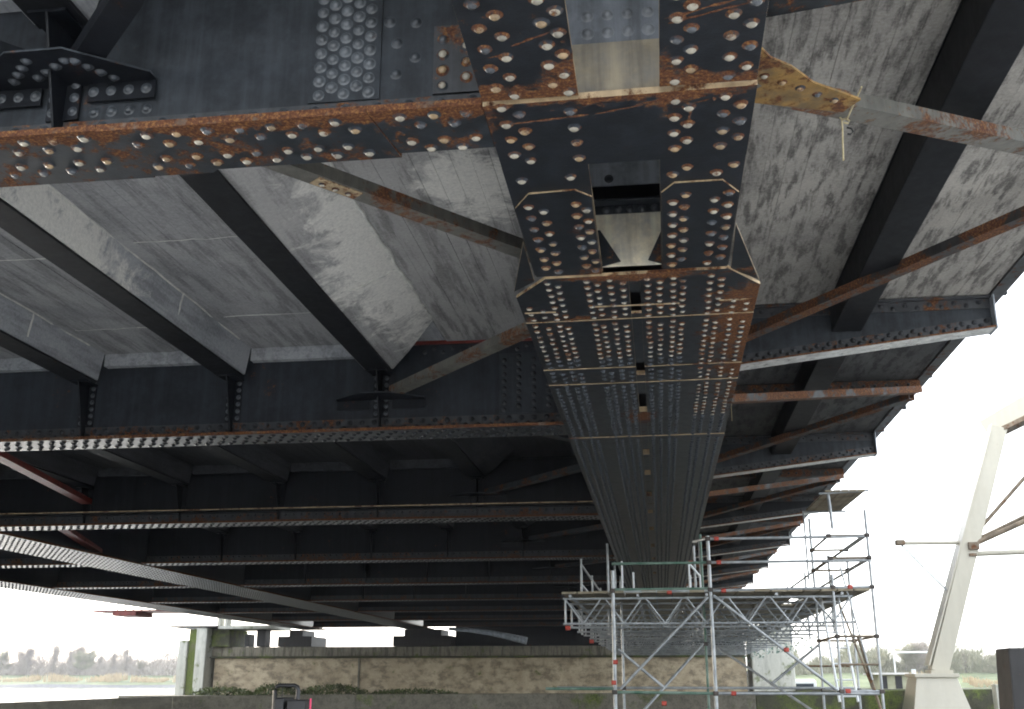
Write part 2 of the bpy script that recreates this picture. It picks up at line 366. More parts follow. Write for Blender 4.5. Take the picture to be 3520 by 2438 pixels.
cover([(-0.92, 7.45), (-1.13, 8.52), (-0.93, 8.30)], 3.188, 3.20)                                             # flared gussets
cover([(0.665, 7.32), (0.93, 8.50), (0.68, 8.22)], 3.188, 3.20)
SLOTS = [(8.62, 9.18), (10.7, 11.15), (11.9, 12.75), (14.9, 15.3), (16.5, 16.9), (18.4, 19.0), (20.6, 21.0), (23.0, 23.5), (26, 26.6), (29, 29.5), (33, 33.6)]
def stack(y0, z0, z1, widen=False):
    xl, xr = -1.125, 0.945
    left = [(-0.83, y0), (-0.147, y0 - 0.012), (-0.147, Y1), (xl, Y1), (xl, y0 + 0.42)] if widen else [(xl, y0), (-0.147, y0 - 0.012), (-0.147, Y1), (xl, Y1)]
    right = [(-0.053, y0 - 0.014), (0.66, y0 - 0.04), (xr, y0 + 0.36), (xr, Y1), (-0.053, Y1)] if widen else [(-0.053, y0 - 0.014), (xr, y0 - 0.04), (xr, Y1), (-0.053, Y1)]
    cover(left, z0, z1); cover(right, z0, z1)
    a = y0 - 0.013; fill = MB()
    for s0, s1 in SLOTS + [(Y1, Y1)]:
        if s1 <= a: continue
        if s0 > a: fill.box(-0.1455, -0.0545, a, min(s0, Y1), z0 + 0.001, z1, 0, 1)
        a = max(a, s1)
    if fill.v: fill.build('cover_plate', [M['flange'], M['edge']], girder)
ZS = [(8.21, 3.172, 3.20, True), (9.30, 3.160, 3.171, False), (10.85, 3.148, 3.159, False), (11.42, 3.136, 3.147, False), (14.1, 3.122, 3.135, False)]
for y, a, b_, w in ZS: stack(y, a, b_, w)
sl_ = MB()                                    # short worn splice edges on the first wide plate
sl_.box(-1.10, -0.82, 9.02, 9.05, 3.166, 3.171); sl_.box(-0.50, 0.28, 8.93, 8.955, 3.166, 3.171); sl_.box(0.62, 0.90, 8.9, 8.925, 3.166, 3.171)
sl_.build('splice_strip', M['edge'], girder)
SCR = [((-0.86, 5.66), (-0.30, 5.60), 3.187), ((-0.26, 5.60), (0.02, 5.53), 3.187), ((-0.02, 5.52), (0.14, 5.49), 3.187), ((-0.66, 4.86), (-0.44, 4.75), 3.199), ((0.14, 4.72), (0.50, 4.60), 3.199), ((0.16, 4.76), (0.64, 4.61), 3.199),
       ((0.27, 5.52), (0.39, 5.47), 3.187), ((0.31, 5.55), (0.40, 5.52), 3.187), ((0.29, 5.60), (0.292, 5.78), 3.187), ((0.42, 5.50), (0.43, 5.54), 3.187), ((-0.80, 4.95), (-0.70, 4.93), 3.199), ((0.45, 10.1), (0.85, 9.9), 3.147), ((0.5, 8.75), (0.8, 8.72), 3.171)]
for i, (a, b_, z) in enumerate(SCR):           # places where hawsers and lifting gear have scraped the paint to rust
    rnd = random.Random(i); A, B = Vector(a), Vector(b_); n_ = Vector((-(B - A).y, (B - A).x)).normalized(); L = (B - A).length; k = max(3, int(L / 0.035)); up_, lo_ = [], []
    for j in range(k + 1):
        c = A.lerp(B, j / k) + n_ * rnd.uniform(-.004, .004); w_ = rnd.uniform(.003, .014) * (0.3 if j in (0, k) else 1)
        up_.append(c + n_ * w_); lo_.append(c - n_ * w_)
    mb = MB()
    for j in range(k): mb.add([(*lo_[j], z), (*lo_[j + 1], z), (*up_[j + 1], z), (*up_[j], z)], [(3, 2, 1, 0)])
    mb.build('scrape_mark', M['scrape'], girder)
def zbot(y):
    z = 3.20
    for yy, a, b_, w in ZS:
        if y > yy: z = a
    return z
# diaphragms seen through the slots
d = MB(); d.box(-0.60, 0.37, 8.15, 8.17, 3.235, 3.76); d.build('diaphragm', M['cream'], girder)
d = MB(); d.box(-0.60, 0.37, 8.03, 8.145, 3.765, 3.782); d.box(-0.60, 0.37, 8.128, 8.14, 3.69, 3.763); d.build('ledge_angle', M['web'], girder)
d = MB(); d.box(-0.60, 0.37, 8.17, 8.19, 3.97, 4.30); d.build('upper_diaphragm', M['pale_grey'], girder)
d = MB(); d.plate_xz([(-0.58, 3.2), (-0.36, 3.2), (-0.20, 3.24), (-0.36, 3.52), (-0.58, 3.52)], 8.06, 8.075); d.build('corner_plate', M['rusty'], girder)
d = MB(); d.plate_xz([(0.36, 3.2), (0.14, 3.2), (0.02, 3.24), (0.14, 3.50), (0.36, 3.50)], 8.06, 8.075); d.build('corner_plate', M['rusty'], girder)
d = MB(); d.box(-0.60, 0.37, 5.50, 5.52, 3.235, 3.60); d.build('diaphragm', M['cream_dull'], girder)
d = MB(); d.box(-0.60, 0.37, 5.52, 5.54, 3.50, 4.4); d.build('upper_diaphragm', M['grey_dull'], girder)
for k in range(5):
    rv(-0.31 + 0.1 * k, 8.128, 3.725, 'f', girder, 'rivet_grey', 0.8)
    if k < 4:
        for zz in (3.68, 3.80): rv(-0.29 + 0.12 * k, 5.52, zz, 'f', girder, 'rivet_pale', 0.9)
rv(-0.28, 8.17, 4.03, 'f', girder, 'rivet_grey', 0.9)
# rivet rows
def jit(a): return random.uniform(-a, a)
y = 3.5
while y < 8.15:
    z = 3.20 if y < 6.7 else 3.184
    if 5.36 < y < 6.24: z = 3.188
    if abs(y - 5.40) > 0.045 and abs(y - 6.22) > 0.03 and not (6.52 < y < 6.66):
        for i, x in enumerate((-0.80, -0.70, -0.475, -0.40)):
            yy = y + (0.0 if i % 2 == 0 else 0.095)
            if 5.42 < yy < 6.1 and i in (2,) : continue
            if yy < 8.14 and not (6.5 < yy < 6.68 + 0.1 * (i in (0, 3))) and abs(yy - 5.41) > 0.04 and abs(yy - 6.22) > 0.03: rv(x + jit(.006), yy + jit(.006), z if not 6.5 < yy < 6.7 else 3.2, 'd', girder, 'rivet')
        for i, x in enumerate((0.205, 0.285, 0.49, 0.585)):
            yy = y + (0.05 if i % 2 == 0 else -0.05)
            if yy < 8.10 and not (6.48 < yy < 6.66 + 0.1 * (i in (0, 3))) and abs(yy - 5.39) > 0.04 and abs(yy - 6.22) > 0.03: rv(x + jit(.006), yy + jit(.006), z if not 6.48 < yy < 6.7 else 3.2, 'd', girder, 'rivet')
    y += 0.195
WCOL = (-1.04, -0.93, -0.82, -0.74, -0.49, -0.41, -0.30, -0.20, 0.01, 0.11, 0.225, 0.305, 0.53, 0.615, 0.745, 0.86)
y = 8.3
while y < Y1 - 0.3:
    for i, x in enumerate(WCOL):
        yy = y + (0.085 if i % 2 else 0.0)
        if y < 8.8 and (x < -0.9 or x > 0.72): continue
        if any(abs(yy - q[0]) < 0.035 for q in ZS): continue
        rv(x + jit(.005), yy + jit(.006), zbot(yy), 'd', girder, 'rivet' if yy < 10.5 or (x > 0.5 and yy < 13) else 'rivet_grey', 0.84)
    y += 0.155

# --- the two further girders
def far_girder(xa, xb, label):
    mb = MB()
    mb.box(xa, xb, Y0, Y1, 3.17, 3.225, 0, 1)
    for wx in (xa + 0.45, xb - 0.45): mb.box(wx - 0.012, wx + 0.012, Y0, Y1, 3.23, 4.8)
    o = mb.build('main_girder', [M['flange_gloss'], M['beam_edge']], bridge); tag(o, label)
    y = 16.0
    while y < Y1 - 0.5:
        for i in range(8):
            rv(xa + 0.12 + (xb - xa - 0.24) * i / 7, y + (0.13 * i) % 0.22 + random.uniform(-.012, .012), 3.17, 'd', o, 'rivet_dark', 0.95)
        y += 0.22
    return o
g2 = far_girder(-16.5, -14.75, 'middle box girder crossing the lower left in the distance')
g3 = far_girder(-23.5, -21.9, 'outermost girder in silhouette against the sky at lower left')

# --- cross beams
def cross_beam(k, Y, xa, xb):
    mb = MB(); near = k == 0
    w0, w1 = (0.29, 0.29) if near else (0.31, 0.31)
    fz0, fz1 = 3.20, 3.245
    wm = M['web'] if k < 1 else M['web_mid'] if k < 2 else M['web_dark']  # web colour steps darker with depth, painting the light's fall-off
    # web and flange angles
    mb.box(xa, xb, Y - 0.008, Y + 0.008, fz1 + 0.002, 4.46, 0)
    o = mb.build('cross_beam', [wm], bridge)
    fl = MB()
    if near:                                   # flange in three lengths, each a plate thicker, ends cut on the skew
        fl.prism([(xa, Y - w0), (-3.30, Y - w0), (-3.22, Y + 0.36), (xa, Y + 0.38)], 3.203, fz1, 0, 1)
        fl.prism([(-3.297, Y - w0), (-1.60, Y - w0), (-1.52, Y + 0.29), (-2.75, Y + 0.29), (-2.80, Y + 0.33), (-3.217, Y + 0.33)], 3.196, fz1, 0, 1)
        fl.prism([(-1.597, Y - w0), (xb, Y - w0), (xb, Y + 0.24), (-1.517, Y + 0.24)], 3.20, fz1, 0, 1)
    else:
        fl.box(xa, xb, Y - w0, Y + w1, fz0, fz1, 0, 1)
    f_o = fl.build('bottom_flange', [M['rusty'] if near else M['flange_gloss'], M['beam_edge']], o, bevel=0.002)
    an = MB(); an.box(xa, xb, Y - 0.024, Y - 0.010, fz1 + 0.004, fz1 + 0.19)
    an.build('flange_angle', M['rusty2'] if k < 2 else M['rusty2'], o)
    # flange rivets
    pitch = 0.20 if near else 0.17
    x = xb - 0.1; n = 0
    xmin = xa if k < 4 else xa
    while x > xmin + 0.05:
        z = fz0 if not near else (3.20 if x > -1.55 else 3.196 if x > -3.25 else 3.203)
        for j, dy in enumerate((-0.21, -0.10, 0.09, 0.19)):
            xx = x + (pitch / 2 if j % 2 else 0)
            if near and (abs(xx + 1.56) < 0.06 or abs(xx + 3.26) < 0.07): continue
            if xx < xb - 0.04: rv(xx + jit(.006), Y + dy + jit(.005), z, 'd', o, 'rivet' if near else 'rivet_dark', 1.0)
        if k < 5:
            rv(x, Y - 0.024, fz1 + 0.14, 'f', o, 'rivet_grey' if k < 1 else 'rivet_dark', 0.9)
            if k == 1: rv(x + pitch / 2, Y - 0.024, fz1 + 0.06, 'f', o, 'rivet_dark', 0.9)
        x -= pitch
    return o
beams = []
for k, Y in enumerate(BEAMS):
    beams.append(cross_beam(k, Y, -14.74, -0.91 if k == 0 else -1.13))
    if k > 1:
        o = cross_beam(k, Y, -21.89, -16.51)
        o = cross_beam(k, Y, -27.0, -23.51) if False else o
# web splice plates near the girder
for k, xs, ycol in ((0, (-2.06, -1.60), 5), (1, (-2.05, -1.30), 4)):
    Y = BEAMS[k]; mb = MB(); mb.box(xs[0], xs[1], Y - 0.020, Y - 0.010, 3.45, 4.30); sp = mb.build('splice_plate', M['web'], beams[k])
    nz = 10 if k == 0 else 8
    for i in range(ycol):
        for j in range(nz):
            x = xs[0] + 0.07 + (xs[1] - xs[0] - 0.14) * i / (ycol - 1)
            rv(x, Y - 0.020, 3.50 + 0.10 * j + (0.05 if i % 2 else 0), 'f', beams[k], 'rivet_mid' if k == 0 else 'rivet_dark', 0.9)
for (x, z) in ((-1.50, 3.62), (-1.50, 3.84), (-1.38, 3.73), (-1.38, 3.98), (-1.55, 4.0)): rv(x, BEAMS[0] - 0.009, z, 'f', beams[0], 'rivet_grey', 0.9)
mb = MB(); mb.box(-1.26, -0.92, BEAMS[0] - 0.026, BEAMS[0] - 0.010, 3.45, 3.93); mb.build('end_plate', M['rusty2'], beams[0])
for x in (-1.20, -1.05):
    for j in range(4): rv(x, BEAMS[0] - 0.026, 3.50 + 0.11 * j + (0.05 if x > -1.1 else 0), 'f', beams[0], 'rivet', 0.9)
# top row of rivets and red line under the slab on beam 2
mb = MB(); mb.box(-3.3, -1.0, BEAMS[1] - 0.05, BEAMS[1] - 0.010, 4.47, 4.53); mb.build('top_angle', M['red_pipe'], beams[1])
for i in range(16): rv(-3.1 + 0.13 * i, BEAMS[1] - 0.009, 4.36 + (0.05 if i % 2 else 0), 'f', beams[1], 'rivet_dark', 0.8)
# beam 3 has a second, smooth flange above the riveted one
mb = MB(); mb.box(-14.7, -1.13, BEAMS[2] - 0.33, BEAMS[2] - 0.03, 3.47, 3.495, 0, 1); mb.build('upper_flange', [M['flange_gloss'], M['edge']], beams[2])

# --- stringers with their concrete haunches, knees and gussets
SX = [(-3.86, -3.52), (-5.99, -5.65), (-8.18, -7.84), (-10.40, -10.06), (-12.60, -12.26)]
for k in range(-1, len(BEAMS) - 1):
    ya = (Y0 if k < 0 else BEAMS[k] + 0.02); yb = BEAMS[k + 1] - 0.15
    if k > 4: continue
    for i, (xa, xb) in enumerate(SX):
        mb = MB(); zb = 4.06
        mb.box(xa, xb, ya, yb, zb, zb + 0.03); mb.box((xa + xb) / 2 - 0.01, (xa + xb) / 2 + 0.01, ya, yb, zb + 0.031, 4.47)
        st = mb.build('stringer', M['stringer'], bridge)
        hb = MB(); crest = -2.78 if i == 0 else xb + 0.08
        ye = yb - 0.02 if k == 0 else yb
        hb.sect([(xa - 0.04, zb + 0.035), (xb + 0.02, zb + 0.035), (crest, 4.475), (crest, 4.49), (xa - 0.04, 4.49)] if i else
                [(xa - 0.04, zb + 0.035), (xb + 0.02, zb + 0.035), (-3.22, 4.22), (-2.84, 4.44), (crest, 4.475), (crest, 4.482), (xb, 4.482), (xa - 0.04, 4.482)], ya, ye)
        if i == 0:
            n_ = len(hb.v) // 2
            hb.v = [(x, y if y < yb - 1 else ye - 0.85 * max(0, min(1, (x - xb - 0.02) / (crest - xb - 0.02))), z) for x, y, z in hb.v]
        hb.build('haunch', M['haunch_lime'] if (i == 0 and k == 0) else M['haunch'] if k < 1 else M['haunch_shaded'], st)
        if i == 0:
            mb = MB(); mb.box(xa, -2.79, yb - 0.95, yb, 4.483, 4.70); mb.build('deck_panel', M['haunch'] if k < 1 else M['haunch_shaded'], bridge)
        # knee under the stringer end: a vertical T on the beam web
        Yb = BEAMS[k + 1]; xc = (xa + xb) / 2
        kn = MB(); kn.add([(xc - 0.008, Yb - 0.03, 3.27), (xc - 0.008, Yb - 0.10, 3.27), (xc - 0.008, Yb - 0.36, 4.055), (xc - 0.008, Yb - 0.03, 4.055),
                           (xc + 0.008, Yb - 0.03, 3.27), (xc + 0.008, Yb - 0.10, 3.27), (xc + 0.008, Yb - 0.36, 4.055), (xc + 0.008, Yb - 0.03, 4.055)],
                          [(0, 1, 2, 3), (7, 6, 5, 4), (0, 4, 5, 1), (1, 5, 6, 2), (2, 6, 7, 3), (3, 7, 4, 0)])
        kn.box(xc + 0.010, xc + 0.11, Yb - 0.045, Yb - 0.026, 3.44, 4.055); kn.box(xc - 0.11, xc - 0.010, Yb - 0.045, Yb - 0.026, 3.44, 4.055)
        kn.box(xc - 0.13, xc + 0.13, Yb - 0.36, Yb - 0.03, 4.036, 4.055)
        ko = kn.build('knee_bracket', M['web_dark'], beams[k + 1])
        if k < 1:
            for j in range(6):
                rv(xc + 0.07, Yb - 0.045, 3.50 + 0.1 * j, 'f', beams[k + 1], 'rivet_grey', 0.8); rv(xc - 0.07, Yb - 0.045, 3.50 + 0.1 * j, 'f', beams[k + 1], 'rivet_grey', 0.8)
# --- lateral bracing left of the girder: V bars meeting at mid bay
def L_bar(p, q, name='lateral_brace', mat='bracing', w=0.17, parent=None):
    mb = MB(); mb.bar(p, q, w, 0.014)
    d_ = (Vector(q) - Vector(p)).normalized(); s_ = d_.cross(Vector((0, 0, 1))).normalized()
    for k_ in (-1, 1):
        o_ = s_ * (k_ * (w / 2 - 0.008)) + Vector((0, 0, 0.055)); mb.bar(Vector(p) + o_, Vector(q) + o_, 0.014, 0.092)
    return mb.build(name, M[mat], parent or bridge)
def gusset(cx, Yb, z, s):
    """horizontal plate on the beam web below stringer 1; s=-1 towards the camera"""
    mb = MB(); a = Yb - 0.03 if s < 0 else Yb + 0.03
    mb.prism([(cx - 0.62, a), (cx + 0.62, a), (cx + 0.62, a + s * 0.10), (cx + (0.20 if s < 0 else 0.34), a + s * 0.42), (cx - (0.18 if s < 0 else 0.30), a + s * 0.42), (cx - 0.62, a + s * 0.10)], z, z + 0.014, 0, 1)
    if s < 0:
        mb.box(cx - 0.62, cx - 0.16, Yb - 0.046, Yb - 0.03, z - 0.13, z - 0.002); mb.box(cx + 0.16, cx + 0.62, Yb - 0.046, Yb - 0.03, z - 0.13, z - 0.002)
    return mb.build('gusset_plate', [M['web_dark'], M['bracing' if s > 0 else 'web']], beams[BEAMS.index(Yb)])
S1X = -3.69
for k in range(-1, 5):
    yb = BEAMS[k + 1]; ya = BEAMS[k] if k >= 0 else yb - 8.0; ym = (ya + yb) / 2 - 0.1
    if k >= 0:
        if k == 0:
            L_bar((S1X + 0.25, ya + 0.15, 3.63), (-0.55, ym - 0.30, 3.63))
            L_bar((-0.55, ym + 0.45, 3.63), (S1X + 0.25, yb - 0.30, 3.70), mat='bracing')
        else:
            L_bar((S1X + 0.25, ya + 0.15, 3.66), (-0.55, ym - 0.30, 3.66), mat='rusty2')
            L_bar((-0.55, ym + 0.45, 3.66), (S1X + 0.25, yb - 0.30, 3.68), mat='rusty')
        gusset(S1X, yb, 3.69, -1)
        gusset(S1X, ya, 3.66, 1)
    else:
        gusset(S1X, yb, 3.69, -1)
        L_bar((-1.45, 3.45, 3.72), (S1X + 0.10, yb - 0.10, 3.72), mat='web_dark')
        L_bar((-5.7, 3.45, 3.72), (S1X - 0.10, yb - 0.10, 3.72), mat='web_dark')
for i in range(4):                            # rivets on the near gusset
    rv(S1X + 0.2 + 0.12 * i, BEAMS[0] - 0.047, 3.63, 'f', beams[0], 'rivet_grey', 0.85)
    rv(S1X + 0.2 + 0.12 * i, BEAMS[0] - 0.012, 3.50, 'f', beams[0], 'rivet_grey', 0.85)
    rv(S1X - 0.2 - 0.12 * i, BEAMS[0] - 0.047, 3.63, 'f', beams[0], 'rivet_grey', 0.85)
    rv(S1X - 0.12 + 0.09 * i, BEAMS[0] - 0.16 - 0.055 * i, 3.689, 'd', beams[0], 'rivet_grey', 0.85)
    rv(S1X - 0.30 + 0.07 * i, BEAMS[0] - 0.14 - 0.07 * i, 3.689, 'd', beams[0], 'rivet_grey', 0.85)
    rv(S1X + 0.36 - 0.05 * i, BEAMS[0] - 0.10 - 0.07 * i, 3.689, 'd', beams[0], 'rivet_grey', 0.85)
# splice pads on the first visible brace
mb = MB(); p0, p1 = Vector((S1X + 0.25, BEAMS[0] + 0.15, 3.63)), Vector((-0.55, (BEAMS[0] + BEAMS[1]) / 2 - 0.4, 3.63)); dd = (p1 - p0).normalized()
mb.bar(p0 + dd * 1.55 - Vector((0, 0, 0.012)), p0 + dd * 1.95 - Vector((0, 0, 0.012)), 0.13, 0.008); mb.build('splice_plate', M['edge'], bridge)
for t in (1.62, 1.74, 1.86):
    q = p0 + dd * t; rv(q.x, q.y, 3.606, 'd', bridge, 'rivet', 0.7)
BAR_A = ((-10.6, 14.3, 3.63), (-12.25, 21.65, 3.66)); BAR_B = ((-13.59, 22.3, 3.48), (-15.6, 28.9, 3.33))
# red oxide braces beside the middle girder
L_bar(BAR_A[0], BAR_A[1], mat='red_pipe', w=0.22)
L_bar(BAR_B[0], BAR_B[1], mat='red_pipe', w=0.24)

# --- cantilever brackets on the right, with mid-bay beams and bracing
def z_r(x, a, b_): return a + (b_ - a) * (x - 0.95) / (X_R - 0.95)
for k, Y in enumerate(BEAMS):
    mb = MB(); zt = 4.82
    mb.plate_xz([(0.66, 3.96), (X_R, 4.40), (X_R, zt), (0.66, zt)], Y - 0.008, Y + 0.008)
    br = mb.build('bracket', M['web'] if k < 3 else M['web_dark'], bridge)
    if k == 0: tag(br, 'rusty bracket arm at the top right corner')
    mb = MB(); mb.add([], [])
    w = 0.16
    vs = [(0.66, Y - w, 3.915), (X_R, Y - w, 4.355), (X_R, Y + w, 4.355), (0.66, Y + w, 3.915), (0.66, Y - w, 3.94), (X_R, Y - w, 4.38), (X_R, Y + w, 4.38), (0.66, Y + w, 3.94)]
    mb.add(vs, [(3, 2, 1, 0), (4, 5, 6, 7), (0, 1, 5, 4), (1, 2, 6, 5), (2, 3, 7, 6), (3, 0, 4, 7)], [0, 0, 1, 1, 1, 1])
    mb.build('bracket_flange', [M['bracket_under'] if k else M['rusty'], M['beam_edge']], br)
    mb = MB(); mb.plate_xz([(0.66, 3.96), (X_R, 4.40), (X_R, 4.53), (0.66, 4.09)], Y - 0.024, Y - 0.010); mb.build('flange_angle', M['rusty2'], br)
    mb = MB(); mb.box(0.70, X_R, Y - 0.10, Y - 0.010, 4.785, 4.815); mb.box(0.70, X_R, Y - 0.026, Y - 0.010, 4.66, 4.784); mb.build('top_angle', [M['rusty2']], br)
    mb = MB(); mb.box(X_R + 0.002, X_R + 0.02, Y - 0.17, Y + 0.17, 4.34, 4.80); mb.build('end_plate', M['pale_grey'], br)
    if k < 5:
        for i in range(22):
            x = 1.05 + 0.155 * i; z = z_r(x, 3.99, 4.40)
            rv(x, Y - 0.024, z + 0.035, 'f', br, 'rivet_dark', 0.85); rv(x + 0.07, Y - 0.024, z + 0.10, 'f', br, 'rivet_dark', 0.85)
            rv(x, Y - 0.026, 4.70 + (0.04 if i % 2 else 0), 'f', br, 'rivet_dark', 0.8)
for k in range(0, 7):
    ya, yb = BEAMS[k], BEAMS[k + 1]; ym = (ya + yb) / 2
    L_bar((0.62, ya + 0.42, 3.60), (X_R - 0.1, ym - 0.25, 4.52), mat='bracing' if k == 0 else 'rusty_bar', w=0.2)
    L_bar((0.62, yb - 0.02, 4.10), (X_R - 0.1, ym + 0.15, 4.52), mat='rusty_bar', w=0.17)
    if k > 0:
        mb = MB(); mb.box(0.96, X_R, ym - 0.006, ym + 0.006, 4.63, 4.82); mb.box(0.96, X_R, ym - 0.10, ym - 0.007, 4.63, 4.645)
        mb.box(0.96, X_R, ym - 0.10, ym - 0.09, 4.647, 4.78)
        mo = mb.build('mid_beam', M['rusty_bar'], bridge)
        if k < 4:
            for i in range(18): rv(1.2 + 0.18 * i, ym - 0.10, 4.71, 'f', mo, 'rivet_dark', 0.85)
mb = MB(); mb.prism([(0.60, 5.62), (0.73, 5.70), (0.80, 5.82), (0.94, 5.94), (1.10, 6.15), (1.43, 6.40), (1.34, 6.55), (0.60, 6.30)], 3.615, 3.630); mb.build('gusset_plate', steel('orange_rust', (0.20, 0.115, 0.03), 0.5, 0.6, rustscale=4, light=(0.075, 0.075, 0.06)), bridge)
for i in range(5): rv(0.78 + 0.12 * i, 6.02 + 0.09 * i, 3.615, 'd', bridge, 'rivet', 0.8)
for k in range(0, 6):                          # outer stringer, dark box under the slab
    mb = MB(); mb.box(2.41, 2.79, BEAMS[k] + 0.02, BEAMS[k + 1] - 0.012 if k > 0 else BEAMS[k + 1] - 0.03, 4.41, 4.825)
    mb.build('stringer', M['stringer'], bridge, bevel=0.01)
mb = MB(); mb.box(2.41, 2.79, Y0, BEAMS[0] - 0.03, 4.41, 4.825); mb.build('stringer', M['stringer'], bridge)

# --- deck: board-marked concrete panels
def panel(xa, xb, ya, yb, z, mat, board=0.17):
    mb = MB(); rnd = random.Random(int(abs(xa * 100) + ya * 10))
    x = xa; n = max(1, int((xb - xa) / board)); wd = (xb - xa) / n
    for i in range(n):
        h = rnd.uniform(0, 0.007)
        cuts = [ya] + sorted(rnd.uniform(ya + .5, yb - .5) for _ in range(rnd.choice((0, 1, 1)))) + [yb]
        for a, b_ in zip(cuts, cuts[1:]):
            mb.box(x + 0.0015, x + wd - 0.0015, a + 0.001, b_ - 0.001, z - rnd.uniform(0, 0.006), z + 0.05)
        x += wd
    mb.box(xa, xb, ya, yb, z + 0.051, z + 0.27)
    return mb.build('deck_panel', mat, bridge)
edges = [-0.62] + [v for s_ in SX for v in (s_[1] + (0.74 if s_ is SX[0] else 0.08), s_[0] - 0.04)] + [-14.75]
for k in range(-1, 6):
    ya = Y0 if k < 0 else BEAMS[k] + 0.16; yb = BEAMS[k + 1] - 0.16
    for i in range(0, len(edges), 2):
        xb_, xa_ = edges[i], edges[i + 1]
        near = k == 0 and i == 0
        panel(xa_, xb_, ya, yb, 4.48, M['slab_lime'] if near else M['slab'] if k < 1 else M['slab_shaded'])
        mb = MB(); mb.box(xa_ if i < 10 else xa_, xb_, BEAMS[k + 1] - 0.155, BEAMS[k + 1] - 0.03, 4.30 if i else 4.5, 4.70); mb.build('beam_encasement', M['haunch'] if k < 1 else M['haunch_shaded'], bridge)
    for i, (xa_, xb_) in enumerate(((0.40, 2.40), (2.80, X_R - 0.02))):
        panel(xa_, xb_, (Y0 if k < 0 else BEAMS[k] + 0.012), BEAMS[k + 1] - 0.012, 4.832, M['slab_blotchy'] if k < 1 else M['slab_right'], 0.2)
    mb = MB(); mb.box(X_R - 0.018, X_R + 0.16, Y0 if k < 0 else BEAMS[k] + 0.001, BEAMS[k + 1] - 0.001, 4.80, 5.10); mb.build('edge_beam', M['rusty2'], bridge)
mb = MB(); mb.box(X_L, X_R + 0.1, Y0, Y1, 5.11, 5.40); mb.build('road_slab', M['slab_shaded'], bridge)
mb = MB(); mb.box(-14.74, -0.7, BEAMS[6] - 0.1, Y1, 4.5, 4.78); mb.box(0.4, X_R, BEAMS[6], Y1, 4.83, 5.0); mb.box(-16.5, -14.76, Y0, Y1, 4.81, 5.0); mb.box(X_L, -16.51, Y0, Y1, 4.5, 4.8)
mb.build('far_deck', M['slab_shaded'], bridge)
mb = MB(); mb.box(X_L - 0.2, X_L - 0.01, Y0, Y1, 4.35, 5.2); mb.build('edge_beam', M['web_dark'], bridge)
# feet of the parapet posts sticking out of the edge
y = 9.8
while y < 60:
    mb = MB(); mb.box(X_R + 0.165, X_R + 0.22, y - 0.04, y + 0.04, 4.84 + jit(.06), 5.9); mb.build('parapet_post', M['web_dark'], bridge); y += 2.03
# drain stub clips on soffit joints
def seam(pts, r=0.012, n=14):
    mb = MB(); rnd = random.Random(len(pts) + int(pts[0][1] * 10)); out = []
    for a, b_ in zip(pts, pts[1:]):
        for i in range(n): out.append(Vector(a).lerp(Vector(b_), i / n) + Vector((rnd.uniform(-.02, .02), rnd.uniform(-.02, .02), 0)))
    mb.tube(out, r, 5); return mb.build('lime_seam', M['lime'], bridge)
seam([(-2.79, 7.4, 4.476), (-2.78, 11.2, 4.476), (-2.78, 12.85, 4.476)], 0.02, 20)
seam([(-2.80, 11.0, 4.47), (-3.2, 10.9, 4.22), (-3.46, 10.85, 4.13)], 0.014, 8)
seam([(-2.0, 9.6, 4.478), (-0.9, 9.5, 4.478)], 0.006, 10)
for xb in (-5.57, -7.76): seam([(xb, 6.6, 4.474), (xb, 13.6, 4.474)], 0.012, 24)
for y_ in (9.9, 12.35): seam([(-3.92, y_, 4.478), (-5.56, y_ + .03, 4.478)], 0.007, 12); seam([(-6.05, y_ + .3, 4.478), (-7.74, y_ + .3, 4.478)], 0.007, 12)
for y_ in (11.5,): seam([(-5.56, y_, 4.47), (-5.64, y_ - .02, 4.10)], 0.014, 6); seam([(-7.75, y_ + .4, 4.47), (-7.83, y_ + .4, 4.10)], 0.014, 6)
# --- rivets: the ones that show largest are objects, the rest one mesh
def dome(n=8, rings=3, r=0.032, h=0.026, hi=True):
    mb = MB(); vs = []; fs = []
    prof = [(1.42, 0.0), (1.06, 0.10), (0.88, 0.52), (0.56, 0.86)] if hi else [(1.1, 0.0), (0.75, 0.75)]
    for a, b_ in prof:
        for j in range(n): vs.append((r * a * math.cos(2 * math.pi * j / n), r * a * math.sin(2 * math.pi * j / n), -h * b_))
    vs.append((0, 0, -h)); c = len(vs) - 1
    for i in range(len(prof) - 1):
        for j in range(n): fs.append((i * n + j, i * n + (j + 1) % n, (i + 1) * n + (j + 1) % n, (i + 1) * n + j)[::-1])
    i = len(prof) - 1
    for j in range(n): fs.append((c, i * n + (j + 1) % n, i * n + j))
    return vs, fs
Fv = Vector((-math.sin(YAW) * math.cos(PITCH), math.cos(YAW) * math.cos(PITCH), math.sin(PITCH)))
Rv = Vector((math.cos(YAW), math.sin(YAW), 0)); Uv = Rv.cross(Fv)
def size_in_frame(p):
    v = Vector(p); zc = v.dot(Fv)
    if zc < 0.5: return 0
    a, b_ = v.dot(Rv) / zc, v.dot(Uv) / zc
    return 1 / zc if abs(a) < 0.485 and abs(b_) < 0.338 else 0
rivets = [r[:5] + (random.choices(('rivet', 'rivet_tan', 'rivet_paint'), (5, 3, 2))[0] if r[5] == 'rivet' else r[5], r[6]) for r in rivets]
rivets.sort(key=lambda r: -size_in_frame(r[:3]) * r[6])
hv, hf = dome(12); RM = {}
def rivet_mesh(mk):
    if mk not in RM:
        me = bpy.data.meshes.new('rivet'); me.from_pydata(hv, [], hf); me.materials.append(M[mk]); me.materials.append(M['rivet_skirt' if mk in ('rivet', 'rivet_tan', 'rivet_paint') else mk])
        me.polygons.foreach_set('material_index', [1 if i < 24 else 0 for i in range(len(hf))])
        me.polygons.foreach_set('use_smooth', [True] * len(hf)); RM[mk] = me
    return RM[mk]
